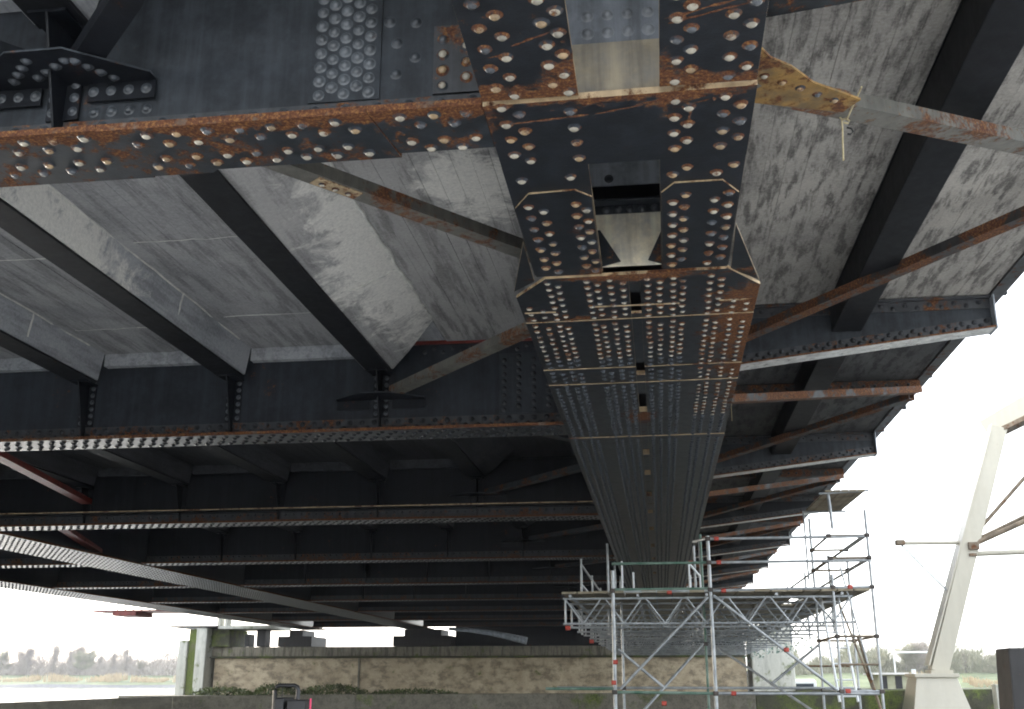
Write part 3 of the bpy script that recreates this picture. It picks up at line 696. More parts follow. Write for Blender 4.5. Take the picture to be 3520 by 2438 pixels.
NI = 300
for x, y, z, ax, par, mk, s_ in rivets[:NI]:
    o = share(rivet_mesh(mk), 'rivet', (x, y, z + EYE), par, (R(-90), 0, random.uniform(0, 6)) if ax == 'f' else (jit(.04), jit(.04), random.uniform(0, 6)))
    if ax == 'f': o.rotation_euler = (R(-90), 0, 0)
    o.scale = (s_ * random.uniform(.93, 1.05),) * 3
mv, mf = dome(8); lv, lf = dome(6, hi=False)
keys = ['rivet', 'rivet_grey', 'rivet_dark', 'rivet_skirt', 'rivet_tan', 'rivet_paint', 'rivet_pale', 'rivet_mid']; rest = MB()
for x, y, z, ax, par, mk, s_ in rivets[NI:]:
    vv, ff = (mv, mf) if y < 17 and x > -12 else (lv, lf)
    mi_ = keys.index(mk)
    if mk in ('rivet', 'rivet_tan', 'rivet_paint') and len(ff) == len(mf): mi_ = [3] * 16 + [0] * (len(ff) - 16)
    if ax == 'f': rest.add([(x + s_ * a, y + s_ * c, z - s_ * b_) for a, b_, c in vv], ff, mi_, True)
    else: rest.add([(x + s_ * a, y + s_ * b_, z + s_ * c) for a, b_, c in vv], ff, mi_, True)
tag(rest.build('rivets', [M[k_] for k_ in keys], bridge), kind='stuff')

# ------------------------------------------------------------------ pier
pier = thing('bridge_pier', (-12, 70, WZ), 'weathered concrete river pier with pale stained wall under the far end of the bridge', 'pier')
mb = MB(); mb.box(-29.3, 5.2, 70, 74, WZ - 1, 1.36); mb.build('wall', M['pier'], pier, bevel=0.05)
mb = MB(); mb.box(-29.7, 5.3, 69.75, 74.2, 1.38, 1.46); mb.build('ledge', M['quay_dark'], pier)
mb = MB(); mb.box(-29.6, 5.2, 70.1, 74, 1.48, 2.08); mb.build('coping', M['pier_band'], pier, bevel=0.04)
mb = MB(); mb.box(-30.27, -29.55, 69, 73.5, WZ - 1, 3.30); mb.build('end_column', M['column'], pier, bevel=0.06)
mb = MB(); mb.box(-30.82, -30.28, 69.2, 73, WZ - 1, 3.2); mb.build('mossy_joint', M['mossy'], pier)
mb = MB(); mb.box(-31.45, -30.83, 69.0, 73, WZ - 1, 2.5); mb.build('end_column', M['column'], pier, bevel=0.06)
mb = MB(); mb.box(-32.1, -28.9, 68.9, 73.5, 3.32, 3.42); mb.build('cap_plate', M['rusty2'], pier)
mb = MB(); mb.box(-28.9, -25.2, 69.2, 73, 3.22, 3.42); mb.build('cap_slab', M['column'], pier)
mb = MB(); mb.box(-29.5, -28.3, 69.8, 73, 2.1, 3.2); mb.build('bearing_block', M['quay_dark'], pier)
mb = MB(); mb.box(-27.3, -27.0, 70, 71, 2.1, 2.9); mb.build('bearing_post', M['black_steel'], pier)
mb = MB(); mb.box(-26.5, -25.9, 70, 71, 2.1, 3.2); mb.build('bearing_post', M['black_steel'], pier)
mb = MB(); mb.box(-29.0, -28.8, 69.3, 70, 3.43, 4.2); mb.box(-28.5, -28.3, 69.3, 70, 3.43, 4.1); mb.build('railing_stub', M['column'], pier)
for xa, xb in ((-25.1, -22.8), (-17.3, -13.45), (-1.6, 1.4)):
    mb = MB(); mb.box(xa, xb, 70.2, 73.5, 2.1, 2.75); mb.box(xa + 0.7, xb - 0.7, 70.4, 73, 2.76, 3.16); mb.build('bearing_block', M['black_steel'], pier)
mb = MB(); mb.box(-13.4, 5.2, 71.5, 73, 2.09, 4.2); mb.build('back_wall', M['web_dark'], pier)
mb = MB(); mb.box(5.5, 8.05, 69.4, 73.5, WZ - 1, 3.15); mb.build('end_column', M['column'], pier, bevel=0.08)
for x in (-19.5,): # old pilaster strips and drain marks on the wall
    mb = MB(); mb.box(x, x + 0.12, 69.93, 69.998, -1.0, 1.36); mb.build('joint_strip', M['pier_band'], pier)
mb = MB(); mb.tube([(-13.2, 68.2, 3.08), (-12.0, 68.0, 3.0), (-10.6, 67.8, 2.82), (-9.4, 67.7, 2.58), (-8.2, 67.7, 2.3)], 0.10, 8, r2=0.22); mb.build('drain_pipe', M['pale_grey'], pier)
mb = MB(); mb.prism([(-34, 66.5), (9, 66.5), (10, 76), (-35, 76)], WZ - 1, -0.95); setting('pier_island', mb, M['quay'])

# green bushes along the foot of the pier
def leaf_clump(name, cx, cy, cz, rx, ry, rz, n, seed, label):
    rnd = random.Random(seed); mb = MB()
    for i in range(n):
        u, v = rnd.uniform(0, 2 * math.pi), rnd.uniform(0, 1)
        rr = rnd.uniform(0.55, 1.0) ** 0.5
        p = Vector((cx + rx * rr * math.cos(u) * math.sqrt(1 - v * v), cy + ry * rr * math.sin(u) * math.sqrt(1 - v * v), cz + 0.75 * rz * rr * v * rnd.uniform(0.7, 1.1)))
        a = Vector((rnd.uniform(-1, 1), rnd.uniform(-1, 1), rnd.uniform(-1, 1))).normalized(); b_ = a.orthogonal().normalized() * 0.5; s_ = rnd.uniform(0.05, 0.12)
        mb.add([p - a * s_, p + b_ * s_, p + a * s_, p - b_ * s_], [(0, 1, 2, 3)])
    return tag(mb.build(name, M['leaf']), label, 'bush')
leaf_clump('bush', -28.0, 68.6, -0.95, 2.2, 0.8, 0.75, 900, 1, 'low green bush at the left foot of the pier beside the pale column')
leaf_clump('bush', -24.4, 68.4, -0.95, 1.6, 0.8, 1.05, 900, 2, 'bright green bush behind the black tube frame at the foot of the pier')
leaf_clump('bush', -20.6, 68.4, -0.95, 2.4, 0.8, 1.0, 1100, 3, 'rounded dark green bush right of the black tube frame')
leaf_clump('bush', -15.5, 68.4, -0.95, 3.2, 0.8, 0.6, 900, 5, 'long low shadowed bush near the middle of the pier wall')

# ------------------------------------------------------------------ quay parapet at the water's edge
qw = thing('quay_wall', (0, 25, GZ), 'low weathered concrete parapet wall along the bottom edge, mossy towards the right', 'wall')
pl = [(-10.9, 9.0, -0.42), (-10.75, 17.0, -0.37), (-10.5, 23.0, -0.34), (-6.86, 24.5, -0.31), (-1.89, 25.0, -0.29), (2.06, 25.5, -0.25), (8.04, 26.5, -0.19), (16, 27.8, -0.15)]
for i, (a, b_) in enumerate(zip(pl, pl[1:])):
    mb = MB(); a_, bb = Vector((a[0], a[1])), Vector((b_[0], b_[1])); n_ = Vector((-(bb - a_).y, (bb - a_).x)).normalized() * 0.35
    a2, b2 = a_ + n_, bb + n_
    mb.add([(a_.x, a_.y, GZ), (bb.x, bb.y, GZ), (b2.x, b2.y, GZ), (a2.x, a2.y, GZ), (a_.x, a_.y, a[2]), (bb.x, bb.y, b_[2]), (b2.x, b2.y, b_[2]), (a2.x, a2.y, a[2])],
           [(3, 2, 1, 0), (4, 5, 6, 7), (0, 1, 5, 4), (1, 2, 6, 5), (2, 3, 7, 6), (3, 0, 4, 7)])
    mb.build('wall_section', M['quay'] if i < 5 else M['quay_dark'], qw, bevel=0.02)

# ------------------------------------------------------------------ scaffold under the girder
def tube_part(name, a, b_, parent, mat='galv', r=0.027): 
    mb = MB(); mb.tube([a, b_], r, 8); return mb.build(name, M[mat], parent)
def red_tag(p, parent): mb = MB(); mb.tube([(p[0] - .045, p[1], p[2]), (p[0] + .045, p[1], p[2])], .042, 8); mb.box(p[0] - .02, p[0] + .02, p[1] - .055, p[1] + .01, p[2] - .03, p[2] + .03); return mb.build('red_coupler', M['red'], parent)
def coupler(p, parent, s=0.05): mb = MB(); mb.box(p[0] - s, p[0] + s, p[1] - s, p[1] + s, p[2] - s * .8, p[2] + s * .8); return mb.build('coupler', M['coupler'], parent, bevel=0.012)
scf = thing('scaffold', (0.5, 21.5, GZ), 'galvanised tube scaffold with a lattice-girder working platform under the box girder', 'scaffold')
YF, YR = 21.0, 23.4
tube_part('standard', (-0.89, YF, GZ), (-0.87, YF, 2.02), scf, r=0.036)
tube_part('standard', (0.975, YF, GZ), (0.975, YF, 2.66), scf, r=0.034)
tube_part('standard', (-0.80, YR, GZ), (-0.80, YR, 2.0), scf); tube_part('standard', (0.93, YR, GZ), (0.93, YR, 3.0), scf, 'green'); tube_part('standard', (0.78, YR, 1.6), (0.78, YR, 2.75), scf)
for (a, b_, m) in (((0.97, YF, 2.60), (3.98, YF, 2.60), 'galv'), ((-0.88, YF, 2.15), (0.97, YF, 2.15), 'green'), ((0.97, YF, 2.15), (3.98, YF, 2.15), 'galv'),
                   ((-0.88, YF, 1.62), (0.97, YF, 1.62), 'galv'), ((0.97, YF, 1.62), (3.98, YF, 1.66), 'galv'),
                   ((-0.86, YF, 1.66), (0.97, YF, 1.66), 'green'), ((-2.2, YF + .1, -.16), (-0.9, YF + .1, -.16), 'green'),
                   ((-0.9, YF, -.22), (0.97, YF, -.24), 'green'), ((0.97, YF, -.24), (3.9, YF, -.24), 'galv'), ((-0.8, YR, -.16), (3.95, YR, -.16), 'galv'), ((-2.2, YR, -.16), (-0.8, YR, -.16), 'galv'),
                   ((0.72, YF + .6, 2.62), (0.98, YF + .1, 2.62), 'galv')):
    tube_part('ledger', a, b_, scf, m)
for (a, b_) in (((0.92, YF - .05, 1.50), (-0.78, YF - .05, -0.16)), ((-0.80, YF + .06, 0.55), (0.03, YF + .06, -0.14)), ((1.02, YF - .05, 1.53), (3.15, YF - .05, -0.18)),
                ((0.87, YR - .05, 0.72), (-0.75, YF + .3, -0.95)), ((1.05, YR - .05, 0.72), (3.0, YF + .4, -0.72)), ((3.24, YR, 0.70), (2.2, YR, -0.10))):
    tube_part('diagonal_brace', a, b_, scf, 'galv')
for p in ((0.20, YF, 1.60), (1.22, YF, 1.62), (1.14, YF, 2.60), (1.16, YF, 2.15), (-0.90, YF - .03, -.55 + .5), (-0.86, YF - .03, .32), (2.3, YF - .06, 0.53), (1.3, YF, -.24), (3.35, YF, -.2), (-1.75, YF, 0.95), (-1.45, YR, .78), (0.70, YR, 2.4), (0.02, YF - .02, -.42), (3.55, YF, 1.66)): red_tag(p, scf)
for p in ((-0.88, YF, 1.64), (0.975, YF, 1.64), (0.975, YF, 2.6), (0.975, YF, 2.15), (-0.89, YF, -.22), (0.975, YF, -.24), (0.93, YR, .72), (-0.8, YR, -.16)): coupler(p, scf)
def lattice(y, z0, z1, x0, x1, n):
    mb = MB(); mb.tube([(x0, y, z1), (x1, y, z1)], 0.024, 6); mb.tube([(x0, y, z0), (x1, y, z0)], 0.024, 6)
    st = (x1 - x0) / n
    for i in range(n):
        a, b_ = x0 + st * i, x0 + st * (i + 1)
        mb.tube([(a + .04, y, z1), ((a + b_) / 2, y, z0)], 0.019, 6); mb.tube([((a + b_) / 2, y, z0), (b_ - .04, y, z1)], 0.019, 6)
    mb.tube([(x0 + .05, y, z0), (x0 + .05, y, z1)], 0.022, 6)
    return mb.build('lattice_girder', M['galv'], scf)
ys = [21.08, 22.6] + [22.6 + 2.1 * i for i in range(1, 13)]
for i, y in enumerate(ys): lattice(y, 1.03, 1.50, -1.85, 3.6, 7)
for x in (-1.7, -0.4, 0.9, 2.2, 3.4):
    mb = MB(); mb.tube([(x, 21, 1.55), (x, 48, 1.55)], 0.03, 6); mb.build('runner', M['galv'], scf)
pm = MB(); pm.box(-0.14, 0.14, 0, 2.08, -0.022, 0.022); plank = pm.mesh('plank', [M['plank'], M['alu_deck']], 0)
for j in range(13):
    for i in range(19):
        if random.random() < 0.04: continue
        share(plank, 'plank', (-1.72 + 0.305 * i + jit(.008), 20.98 + 2.1 * j + jit(.02), 1.615 + EYE + jit(.006)), scf)
for y in (25.6, 29.8, 34, 38, 42, 46):                       # guard rail posts and rails on both sides
    for x in (-1.8, 3.9): tube_part('guard_post', (x, y, 1.0), (x, y, 2.75), scf)
    tube_part('hanger', (0.99, y, 1.0), (0.99, y, 3.1), scf); tube_part('hanger', (-1.17, y, 1.0), (-1.17, y, 3.1), scf)
for z in (2.15, 2.62): tube_part('guard_rail', (3.9, 21, z), (3.9, 47, z), scf); tube_part('guard_rail', (-1.8, 25.6, z), (-1.8, 47, z), scf)
mb = MB()
for a, b_ in (((0.62, 22, 1.66), (0.62, 22, 2.25)), ((0.62, 22, 2.25), (0.84, 22.2, 2.0)), ((0.84, 22.2, 2.0), (0.84, 22.2, 1.66)), ((-.72, 22, 1.66), (-.72, 22, 2.3)), ((-.5, 22.2, 1.66), (-.5, 22.2, 2.1))): mb.tube([a, b_], 0.022, 6)
mb.build('gate_frame', M['aluminium'], scf)
mb = MB(); rnd = random.Random(5)                            # green netting gathered along the far edge
for i in range(90):
    t = rnd.random(); p = Vector((3.6 - 0.2 * rnd.random(), 26 + 22 * t, 1.0 - 0.28 * rnd.random())); a = Vector((rnd.uniform(-1, 1), rnd.uniform(-1, 1), rnd.uniform(-1, 1))) * 0.06; b_ = a.orthogonal().normalized() * 0.03
    mb.add([p - a, p + b_, p + a, p - b_], [(0, 1, 2, 3)])
tag(mb.build('debris_net', M['green'], scf), kind='stuff')

# ladder tower on the right of the scaffold
tw = thing('scaffold_tower', (3.6, 22, GZ), 'narrow tube scaffold tower with a small planked landing on top, right of the platform', 'scaffold tower')
for x, y, zt, m in ((3.24, YF, 1.9, 'galv'), (3.95, YF, 3.1, 'galv'), (3.24, YR, 3.3, 'galv'), (3.95, YR, 2.4, 'galv')):
    tube_part('standard', (x, y, GZ), (x, y, zt), tw, m, 0.026)
for z in (-0.2, 0.77, 1.66, 2.2, 2.62):
    for a, b_ in (((3.24, YF), (3.95, YF)), ((3.24, YR), (3.95, YR)), ((3.95, YF), (3.95, YR)), ((3.24, YF), (3.24, YR))):
        tube_part('ledger', (a[0], a[1], z), (b_[0], b_[1], z), tw, 'brown_steel' if 0 < z < 1 or z > 2 else 'galv', 0.022)
    for x in (3.24, 3.95):
        for y in (YF, YR): coupler((x, y, z), tw, 0.045)
tube_part('ledger', (3.24, YF, 0.27), (3.95, YF, 0.27), tw, 'brown_steel', 0.02); tube_part('ledger', (2.9, YR, 0.27), (3.9, YR, 0.27), tw, 'brown_steel', 0.02)
tube_part('diagonal_brace', (3.62, YF + .1, 0.79), (3.98, YF - .05, -0.9), tw, 'brown_steel', 0.024); tube_part('diagonal_brace', (3.42, YF + .1, 2.05), (3.80, YF, .0), tw, 'galv', 0.018)
tube_part('diagonal_brace', (3.35, YF + .1, 1.35), (3.9, YF, -.5), tw, 'brown_steel', 0.02)
tube_part('standard', (3.33, YF, 2.75), (3.30, YF, 3.46), tw, 'galv', 0.03)
for i in range(5):
    mb = MB(); x = 3.18 + 0.15 * i; mb.add([(x, 23.4, 3.44), (x + .13, 23.4, 3.44), (x + .13 + .06, 20.9, 3.44), (x + .06, 20.9, 3.44), (x, 23.4, 3.48), (x + .13, 23.4, 3.48), (x + .19, 20.9, 3.48), (x + .06, 20.9, 3.48)],
        [(0, 1, 2, 3)[::-1], (4, 5, 6, 7), (0, 1, 5, 4), (1, 2, 6, 5), (2, 3, 7, 6), (3, 0, 4, 7)]); mb.build('plank', M['plank'], tw)
tube_part('ledger', (3.12, 20.95, 3.42), (4.05, 20.95, 3.46), tw, 'galv', 0.022)
tube_part('ledger', (3.1, 23.3, 3.42), (4.0, 23.3, 3.42), tw, 'galv', 0.022); tube_part('standard', (3.12, 23.3, 3.42), (3.12, 23.3, 2.0), tw, 'galv', 0.02)
ld = thing('ladder', (3.45, 22.2, GZ), 'white aluminium ladder standing inside the scaffold tower', 'ladder')
for x in (3.28, 3.62): tube_part('rail', (x + .06, 22.0, -0.4), (x - .05, 22.6, 1.65), ld, 'aluminium', 0.026)
for i in range(7): tube_part('rung', (3.33 - .016 * i, 22.03 + .088 * i, -0.3 + 0.3 * i), (3.67 - .016 * i, 22.03 + .088 * i, -0.3 + 0.3 * i), ld, 'aluminium', 0.016)

# ------------------------------------------------------------------ white crane leg on its pedestal
cr = thing('crane_leg', (5.85, 25, GZ), 'leaning white steel box leg of a harbour crane on a tapered white foot', 'crane')
mb = MB(); mb.bar((5.905, 25, 0.16), (7.80, 25, 5.50), 0.36, 0.36, up=(0, 1, 0)); mb.build('leg', M['white_steel'], cr, bevel=0.012)
mb = MB(); mb.bar((5.70, 25.02, 0.3), (7.60, 25.02, 5.4), 0.03, 0.46, up=(0, 1, 0)); mb.build('leg_flange', M['white_steel'], cr)
mb = MB(); mb.bar((7.62, 25.2, 5.48), (10.5, 23.4, 6.99), 0.34, 0.46); mb.build('top_beam', M['white_steel'], cr, bevel=0.012)
mb = MB(); mb.bar((7.66, 25.2, 5.32), (10.5, 23.4, 6.5), 0.40, 0.10); mb.build('top_beam_underside', M['brown_steel'], cr)
mb = MB(); mb.bar((10.6, 23.6, GZ), (10.3, 23.6, 6.7), 0.36, 0.36, up=(0, 1, 0)); mb.build('leg', M['white_steel'], cr, bevel=0.012)
mb = MB(); mb.box(5.31, 6.22, 24.5, 25.5, 0.05, 0.13); mb.build('foot_cap', M['white_steel'], cr, bevel=0.01)
mb = MB(); mb.prism([(5.70, 24.7), (6.15, 24.7), (6.15, 25.3), (5.70, 25.3)], 0.132, 0.20); mb.build('base_plate', M['white_steel'], cr)
mb = MB(); t0, t1 = [(5.35, 24.55), (6.18, 24.55), (6.18, 25.45), (5.35, 25.45)], [(4.98, 24.2), (6.62, 24.2), (6.62, 25.8), (4.98, 25.8)]
mb.add([(x, y, GZ) for x, y in t1] + [(x, y, 0.048) for x, y in t0], [(3, 2, 1, 0), (4, 5, 6, 7), (0, 1, 5, 4), (1, 2, 6, 5), (2, 3, 7, 6), (3, 0, 4, 7)]); mb.build('pedestal', M['white_steel'], cr, bevel=0.012)
for a, b_, m, r in (((6.93, 25, 3.0), (10.2, 24.1, 6.5), 'brown_steel', 0.042), ((6.92, 24.9, 2.86), (10.3, 23.95, 4.30), 'brown_steel', 0.058), ((6.92, 25.1, 2.92), (10.3, 24.15, 4.48), 'brown_steel', 0.042),
                    ((6.85, 25, 2.92), (5.42, 25, 2.93), 'white_steel', 0.045), ((6.95, 25, 2.67), (10.35, 24.4, 2.70), 'white_steel', 0.06), ((5.42, 25, 2.90), (6.36, 25, 1.80), 'pale_grey', 0.02)):
    mb = MB(); mb.tube([a, b_], r, 10); mb.build('strut', M[m], cr)
mb = MB(); mb.box(5.30, 5.50, 24.92, 25.08, 2.88, 3.0); mb.build('lamp_head', M['brown_steel'], cr, bevel=0.02)
mb = MB(); mb.box(6.80, 7.02, 24.75, 25.25, 2.74, 2.90); mb.box(6.80, 6.95, 24.78, 25.2, 2.60, 2.66); mb.build('clamp', M['brown_steel'], cr)
bp = MB(); bp.add([(4.28, 14.7, GZ), (5.0, 14.7, GZ), (5.0, 15.4, GZ), (4.28, 15.4, GZ), (4.37, 14.75, 0.39), (4.9, 14.75, 0.39), (4.9, 15.3, 0.39), (4.37, 15.3, 0.39)],
       [(3, 2, 1, 0), (4, 5, 6, 7), (0, 1, 5, 4), (1, 2, 6, 5), (2, 3, 7, 6), (3, 0, 4, 7)])
tag(bp.build('mooring_post', M['black_steel'], bevel=0.02), 'black steel mooring post cut by the right edge of the picture', 'mooring post')
bp = MB(); bp.prism([(7.05, 25), (7.28, 25), (7.30, 25.3), (7.05, 25.3)], GZ, -0.09); bp.prism([(7.30, 25.02), (7.36, 25.02), (7.5, 25.3), (7.31, 25.3)], GZ, -0.16)
tag(bp.build('concrete_post', M['column'], bevel=0.015), 'short pale post between the crane foot and the black mooring post', 'post')

# black bent tube frame and marker poking over the wall in front
fr = thing('tube_frame', (-4.8, 14.0, GZ), 'black bent tube hoop rising above the low wall', 'machine hoop')
mb = MB(); cxs = [(-5.0, -1.6), (-5.0, -0.13), (-4.99, -0.09), (-4.96, -0.07), (-4.74, -0.07), (-4.70, -0.09), (-4.69, -0.13), (-4.69, -0.30)]
mb.tube([(x, 14, z) for x, z in cxs], 0.028, 10); mb.build('hoop', M['rubber'], fr)
mb = MB(); mb.tube([(-4.91, 14.02, -0.1), (-4.91, 14.02, -0.5)], 0.006, 6); mb.build('stay', M['rubber'], fr)
mb = MB(); mb.prism([(-4.97, 13.9), (-4.84, 13.9), (-4.84, 14.3), (-4.97, 14.3)], GZ, -0.22); mb.prism([(-4.80, 13.9), (-4.55, 13.9), (-4.58, 14.3), (-4.76, 14.3)], GZ, -0.245); mb.build('engine_cover', M['rubber'], fr, bevel=0.02)
mb = MB(); mb.tube([(-4.50, 13.95, GZ), (-4.50, 13.95, -0.23)], 0.014, 8); tag(mb.build('marker_stake', M['pink']), 'thin pink marker stake beside the black tube hoop', 'stake')

# ------------------------------------------------------------------ string tied round the right-hand brace, and a second one
def cord(name, label, strands):
    t = thing(name, strands[0][0], label, 'cord')
    for s_ in strands: mb = MB(); mb.tube(s_, 0.007, 6); mb.build('strand', M['cord'], t)
    return t
cd = cord('hanging_cord', 'frayed jute cord knotted round the near brace with its end hanging down', [
    [(1.46, 6.47, 3.75), (1.445, 6.74, 3.755), (1.44, 6.9, 3.762), (1.41, 6.95, 3.775)],
    [(1.36, 6.97, 3.865), (1.385, 6.95, 3.82), (1.41, 6.95, 3.78), (1.408, 6.95, 3.70), (1.40, 6.95, 3.60), (1.393, 6.95, 3.46)],
    [(1.41, 6.95, 3.78), (1.44, 6.95, 3.785), (1.46, 6.95, 3.765), (1.45, 6.95, 3.745), (1.42, 6.95, 3.755)]])
mb = MB(); mb.tube([(1.44, 6.96, 3.72), (1.47, 6.96, 3.71), (1.48, 6.96, 3.685), (1.46, 6.96, 3.665), (1.44, 6.96, 3.67)], 0.007, 6); mb.build('wire_hook', M['rubber'], cd)
cord('hanging_cord', 'short pale cord dangling from the beam right of the box girder', [[(1.36, 17.75, 4.64), (1.36, 17.74, 4.50), (1.33, 17.74, 4.40), (1.33, 17.74, 4.15)]])

# ------------------------------------------------------------------ inspection platform hung outside the left edge
gt = thing('inspection_gantry', (-27, 55, 3.4), 'dark inspection gantry slung below the far left edge of the bridge', 'gantry')
mb = MB(); mb.box(-29.6, -24.8, 54, 56, 3.42, 3.50); mb.build('walkway', M['red_pipe'], gt)
mb = MB(); mb.box(-28.4, -27.1, 54, 56, 3.20, 3.41); mb.build('motor_box', M['red_pipe'], gt, bevel=0.03)
mb = MB()
for i in range(8): mb.tube([(-28.2 + 0.45 * i, 54.1, 3.5), (-28.2 + 0.45 * i, 54.1, 4.4)], 0.03, 6)
mb.tube([(-28.6, 54.1, 3.85), (-24.8, 54.1, 3.85)], 0.025, 6); mb.build('railing', M['red_pipe'], gt)

# ------------------------------------------------------------------ right bank: hut, pipe frame, boats
hut = thing('hut', (12, 60, -0.6), 'small pale concrete hut with two dark doorways and a flat roof across the water', 'hut')
mb = MB(); mb.prism([(8, 58), (30, 58), (34, 70), (8, 72)], WZ - 1, -0.45); setting('jetty', mb, M['quay_dark'])
mb = MB(); mb.box(11.15, 12.7, 60, 62.5, -0.45, 0.26); mb.build('wall', M['hut'], hut)
for x in (11.25, 12.0): mb = MB(); mb.box(x, x + 0.34, 59.97, 59.995, -0.44, 0.20); mb.build('doorway', M['dark'], hut)
mb = MB(); mb.box(10.9, 12.65, 59.7, 62.8, 0.265, 0.36); mb.build('roof', M['hut_roof'], hut)
pf = thing('pipe_frame', (13, 60, -0.45), 'thin pale pipe frame standing behind the hut', 'frame')
tube_part('post', (12.25, 61, -0.45), (12.25, 61, 1.4), pf, 'aluminium', 0.035); tube_part('crossbar', (12.2, 61, 1.4), (14.4, 61, 1.4), pf, 'aluminium', 0.05); tube_part('post', (14.3, 61, -0.45), (14.3, 61, 1.4), pf, 'aluminium', 0.035)
bx = thing('blue_post', (13, 60.5, -0.45), 'pale blue post beside the right corner of the hut', 'post')
tube_part('shaft', (13.05, 60.4, -0.45), (13.05, 60.4, 0.50), bx, 'aluminium', 0.11)
mb = MB(); mb.box(12.95, 13.15, 60.3, 60.5, 0.5, 0.53); mb.build('cap', M['aluminium'], bx)
def boat(x, y, s, label):
    t = thing('boat', (x, y, WZ), label, 'boat')
    mb = MB(); L, W = 5.2 * s, 1.0 * s
    lo, hi = [(-L / 2, -W * .7), (L * .35, -W * .7), (L * .48, 0), (L * .35, W * .7), (-L / 2, W * .7)], [(-L / 2, -W), (L * .35, -W), (L * .58, 0), (L * .35, W), (-L / 2, W)]
    n = 5; mb.add([(x + a, y + b_, WZ - .1) for a, b_ in lo] + [(x + a, y + b_, WZ + 1.5 * s) for a, b_ in hi], [tuple(range(n))[::-1], tuple(range(n, 2 * n))] + [(i, (i + 1) % n, n + (i + 1) % n, n + i) for i in range(n)])
    mb.build('hull', M['boat'], t, bevel=0.03)
    mb = MB(); mb.prism([(x - L * .3, y - W * .7), (x + L * .15, y - W * .7), (x + L * .15, y + W * .7), (x - L * .3, y + W * .7)], WZ + 1.51 * s, WZ + 2.3 * s); mb.build('cabin', M['boat'], t, bevel=0.05)
    mb = MB(); mb.box(x - L * .26, x + L * .12, y - W * .7 - .02, y - W * .7 - .004, WZ + 1.75 * s, WZ + 2.15 * s); mb.build('window', M['glass'], t)
boat(9.0, 75, 1.15, 'white cabin boat moored beyond the scaffold tower')
boat(11.5, 95, 1.2, 'small white boat further off behind the scaffold ladder')

# ------------------------------------------------------------------ trees and reeds on the banks
def tree_meshes(seed, h, spread, twigs):
    rnd = random.Random(seed); tr = MB(); cw = MB()
    lean = rnd.uniform(-.04, .04) * h
    tr.tube([(0, 0, -0.6), (lean * .3, 0, h * .3), (lean, 0, h * .75)], 0.014 * h, 6, r2=0.004 * h)
    limbs = []
    for i in range(14):
        z = h * rnd.uniform(.12, .7); a = rnd.uniform(0, 6.28); l = spread * h * rnd.uniform(.5, 1) * (1.1 - z / h)
        p = Vector((lean * z / h, 0, z)); q = p + Vector((math.cos(a) * l, math.sin(a) * l, h * rnd.uniform(.12, .30)))
        tr.tube([p, (p + q) / 2 + Vector((0, 0, -.02 * h)), q], 0.005 * h, 5, r2=0.002 * h); limbs.append((p, q))
    for i in range(twigs):
        p, q = rnd.choice(limbs) if rnd.random() < .8 else (Vector((0, 0, h * .3)), Vector((lean, 0, h * .8)))
        b_ = p.lerp(q, rnd.uniform(.15, 1.0)); d_ = Vector((rnd.uniform(-.8, .8), rnd.uniform(-.8, .8), rnd.uniform(.1, 1.0))).normalized(); b_ += Vector((rnd.gauss(0, .035), rnd.gauss(0, .035), rnd.gauss(0, .03))) * h
        l = h * rnd.uniform(.08, .22); s_ = Vector((d_.z, 0, -d_.x)).normalized() * (0.0024 * h)
        m_ = b_ + d_ * l * .5 + Vector((rnd.uniform(-.02, .02) * h, 0, 0))
        cw.add([b_ - s_, b_ + s_, m_ + s_ * .8, m_ - s_ * .8], [(0, 1, 2, 3)]); cw.add([m_ - s_ * .8, m_ + s_ * .8, b_ + d_ * l], [(0, 1, 2)])
    return tr, cw
TV = []
for i, (h, sp, tw_) in enumerate(((15, .45, 3200), (12, .60, 3000), (17, .22, 1500), (9, .75, 2600))):
    tr, cw = tree_meshes(40 + i, h, sp, tw_)
    TV.append((tr.mesh('trunk', [M['bark']], 0), cw.mesh('crown', [M['twig'] if i % 2 == 0 else M['twig_g']], 0)))
def tree(v, x, y, z, s, label, group):
    t = thing('bare_tree', (x, y, z), label, 'tree', group)
    for nm, me in (('trunk', TV[v][0]), ('crown', TV[v][1])):
        o = share(me, nm, (x, y, z + EYE), t, (0, 0, random.uniform(0, 6.28))); o.scale = (s * random.uniform(.95, 1.25), s, s * random.uniform(.95, 1.05))
GL, GR = 'bare trees on the left far bank', 'bare trees on the right bank'
for v, x, s_, lab in ((0, -271, .85, 'broad bare tree, left half of the tall clump at the far left'), (0, -266, .92, 'tallest bare tree, right half of the clump at the far left of the river bank'),
        (1, -278, .95, 'bare tree cut by the left edge of the picture on the far bank'), (2, -254.5, .82, 'slim bare tree standing alone just right of the far left clump'), (2, -249.5, .70, 'second slim bare tree, nearer the middle clump on the left bank'),
        (0, -246, .92, 'tall broad bare tree topping the middle clump on the left bank'), (1, -240, .95, 'lower rounded bare tree on the right flank of the middle clump, left bank'), (1, -243, .8, 'bushy bare tree in front of the middle clump on the left bank'),
        (2, -234.3, .55, 'small slim bare tree in the sparse row right of the middle clump'), (2, -228.8, .66, 'medium slim bare tree in the sparse row near the pier column'), (2, -223, .76, 'tall slim bare tree in the sparse row near the pier column'),
        (3, -216, .75, 'low spreading bare tree closest to the pale pier column on the left bank')):
    tree(v, x, 440 + jit(3), 1.6, s_, lab, GL)
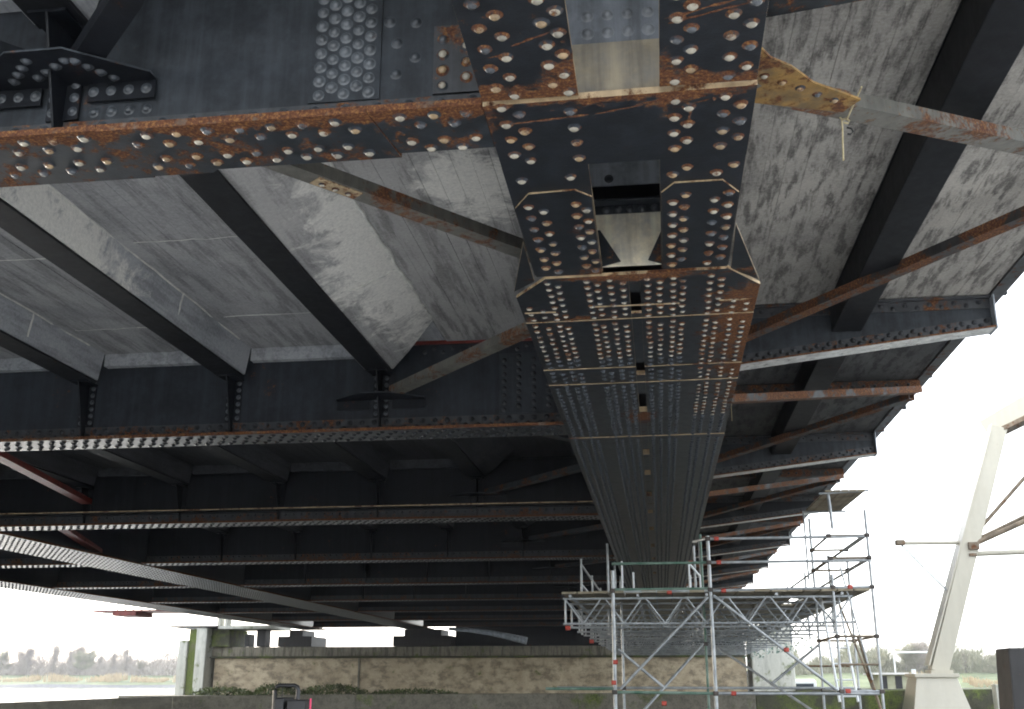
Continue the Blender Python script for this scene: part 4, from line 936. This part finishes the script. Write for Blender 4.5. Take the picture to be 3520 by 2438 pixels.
for v, x, s_, lab in ((1, 55, .62, 'left tree of the tall bare group just left of the white crane leg'), (0, 57.7, .52, 'middle tree of the tall bare group just left of the white crane leg'), (0, 59.6, .55, 'right, tallest tree of the bare group beside the white crane leg'),
        (3, 50, .62, 'low rounded bare tree between the scaffold tower and the crane leg'), (2, 68.4, .36, 'single slim bare tree rising just right of the crane leg'), (3, 74.7, .58, 'wide low bare tree between crane leg and black mooring post'), (1, 79.5, .5, 'bare tree behind the black mooring post at the right edge')):
    tree(v, x, 262 + jit(2), 0.6, s_, lab, GR)
def thicket(name, x0, x1, y, z, h, n, seed, m):
    rnd = random.Random(seed); mb = MB()
    for i in range(n):
        x = rnd.uniform(x0, x1); hh = h * (0.55 + .25 * math.sin(x * .31 + seed) + .2 * math.sin(x * .9 + 2 * seed))
        b_ = Vector((x, y + rnd.uniform(-8, 8), z + hh * rnd.random() ** 1.3)); d_ = Vector((rnd.uniform(-.6, .6), rnd.uniform(-.5, .5), rnd.uniform(.3, 1))).normalized(); l = h * rnd.uniform(.15, .4)
        s_ = Vector((d_.z, 0, -d_.x)).normalized() * (0.011 * h)
        mb.add([b_ - s_, b_ + s_, b_ + d_ * l], [(0, 1, 2)])
    return tag(mb.build(name, m), kind='stuff')
thicket('bare_thicket', -300, -170, 446, 1.6, 11.0, 14000, 3, M['twig'])
thicket('bare_thicket', 24, 110, 270, 0.4, 8.0, 22000, 6, M['twig_g'])
def reeds(name, x0, x1, y, z, h, n, seed, gap=0.0):
    rnd = random.Random(seed); mb = MB()
    for i in range(n):
        x = rnd.uniform(x0, x1)
        if math.sin(x * .35 + seed) < gap: continue
        yy = y + rnd.uniform(-3, 6); hh = h * rnd.uniform(.5, 1.1) * (0.8 + .3 * math.sin(x * .21 + seed)); w = rnd.uniform(.05, .13) * h / 2; l = rnd.uniform(-.3, .3)
        mb.add([(x - w, yy, z), (x + w, yy, z), (x + l + w * .4, yy, z + hh), (x + l - w * .4, yy, z + hh)], [(0, 1, 2, 3)])
    return tag(mb.build(name, M['reed']), kind='stuff')
reeds('reed_bed', -275, -90, 412, WZ + 1.8, 3.2, 5000, 2, -0.75)
reeds('reed_bed', 45, 120, 238, WZ + 1.2, 2.8, 3000, 9, -0.6)

# ------------------------------------------------------------------ HAZE: damp river air
hz = MB(); hz.box(-1400, 1400, -300, 1600, WZ - 1.0, 24.0)
hm = bpy.data.materials.new('river_haze'); hm.use_nodes = True; ht = hm.node_tree; ht.nodes.remove(ht.nodes['Principled BSDF'])
pv = ht.nodes.new('ShaderNodeVolumePrincipled'); pv.inputs['Color'].default_value = (0.92, 0.94, 1.0, 1); pv.inputs['Density'].default_value = 0.0003
ht.links.new(pv.outputs[0], ht.nodes['Material Output'].inputs['Volume'])
tag(hz.build('haze', hm), kind='stuff')
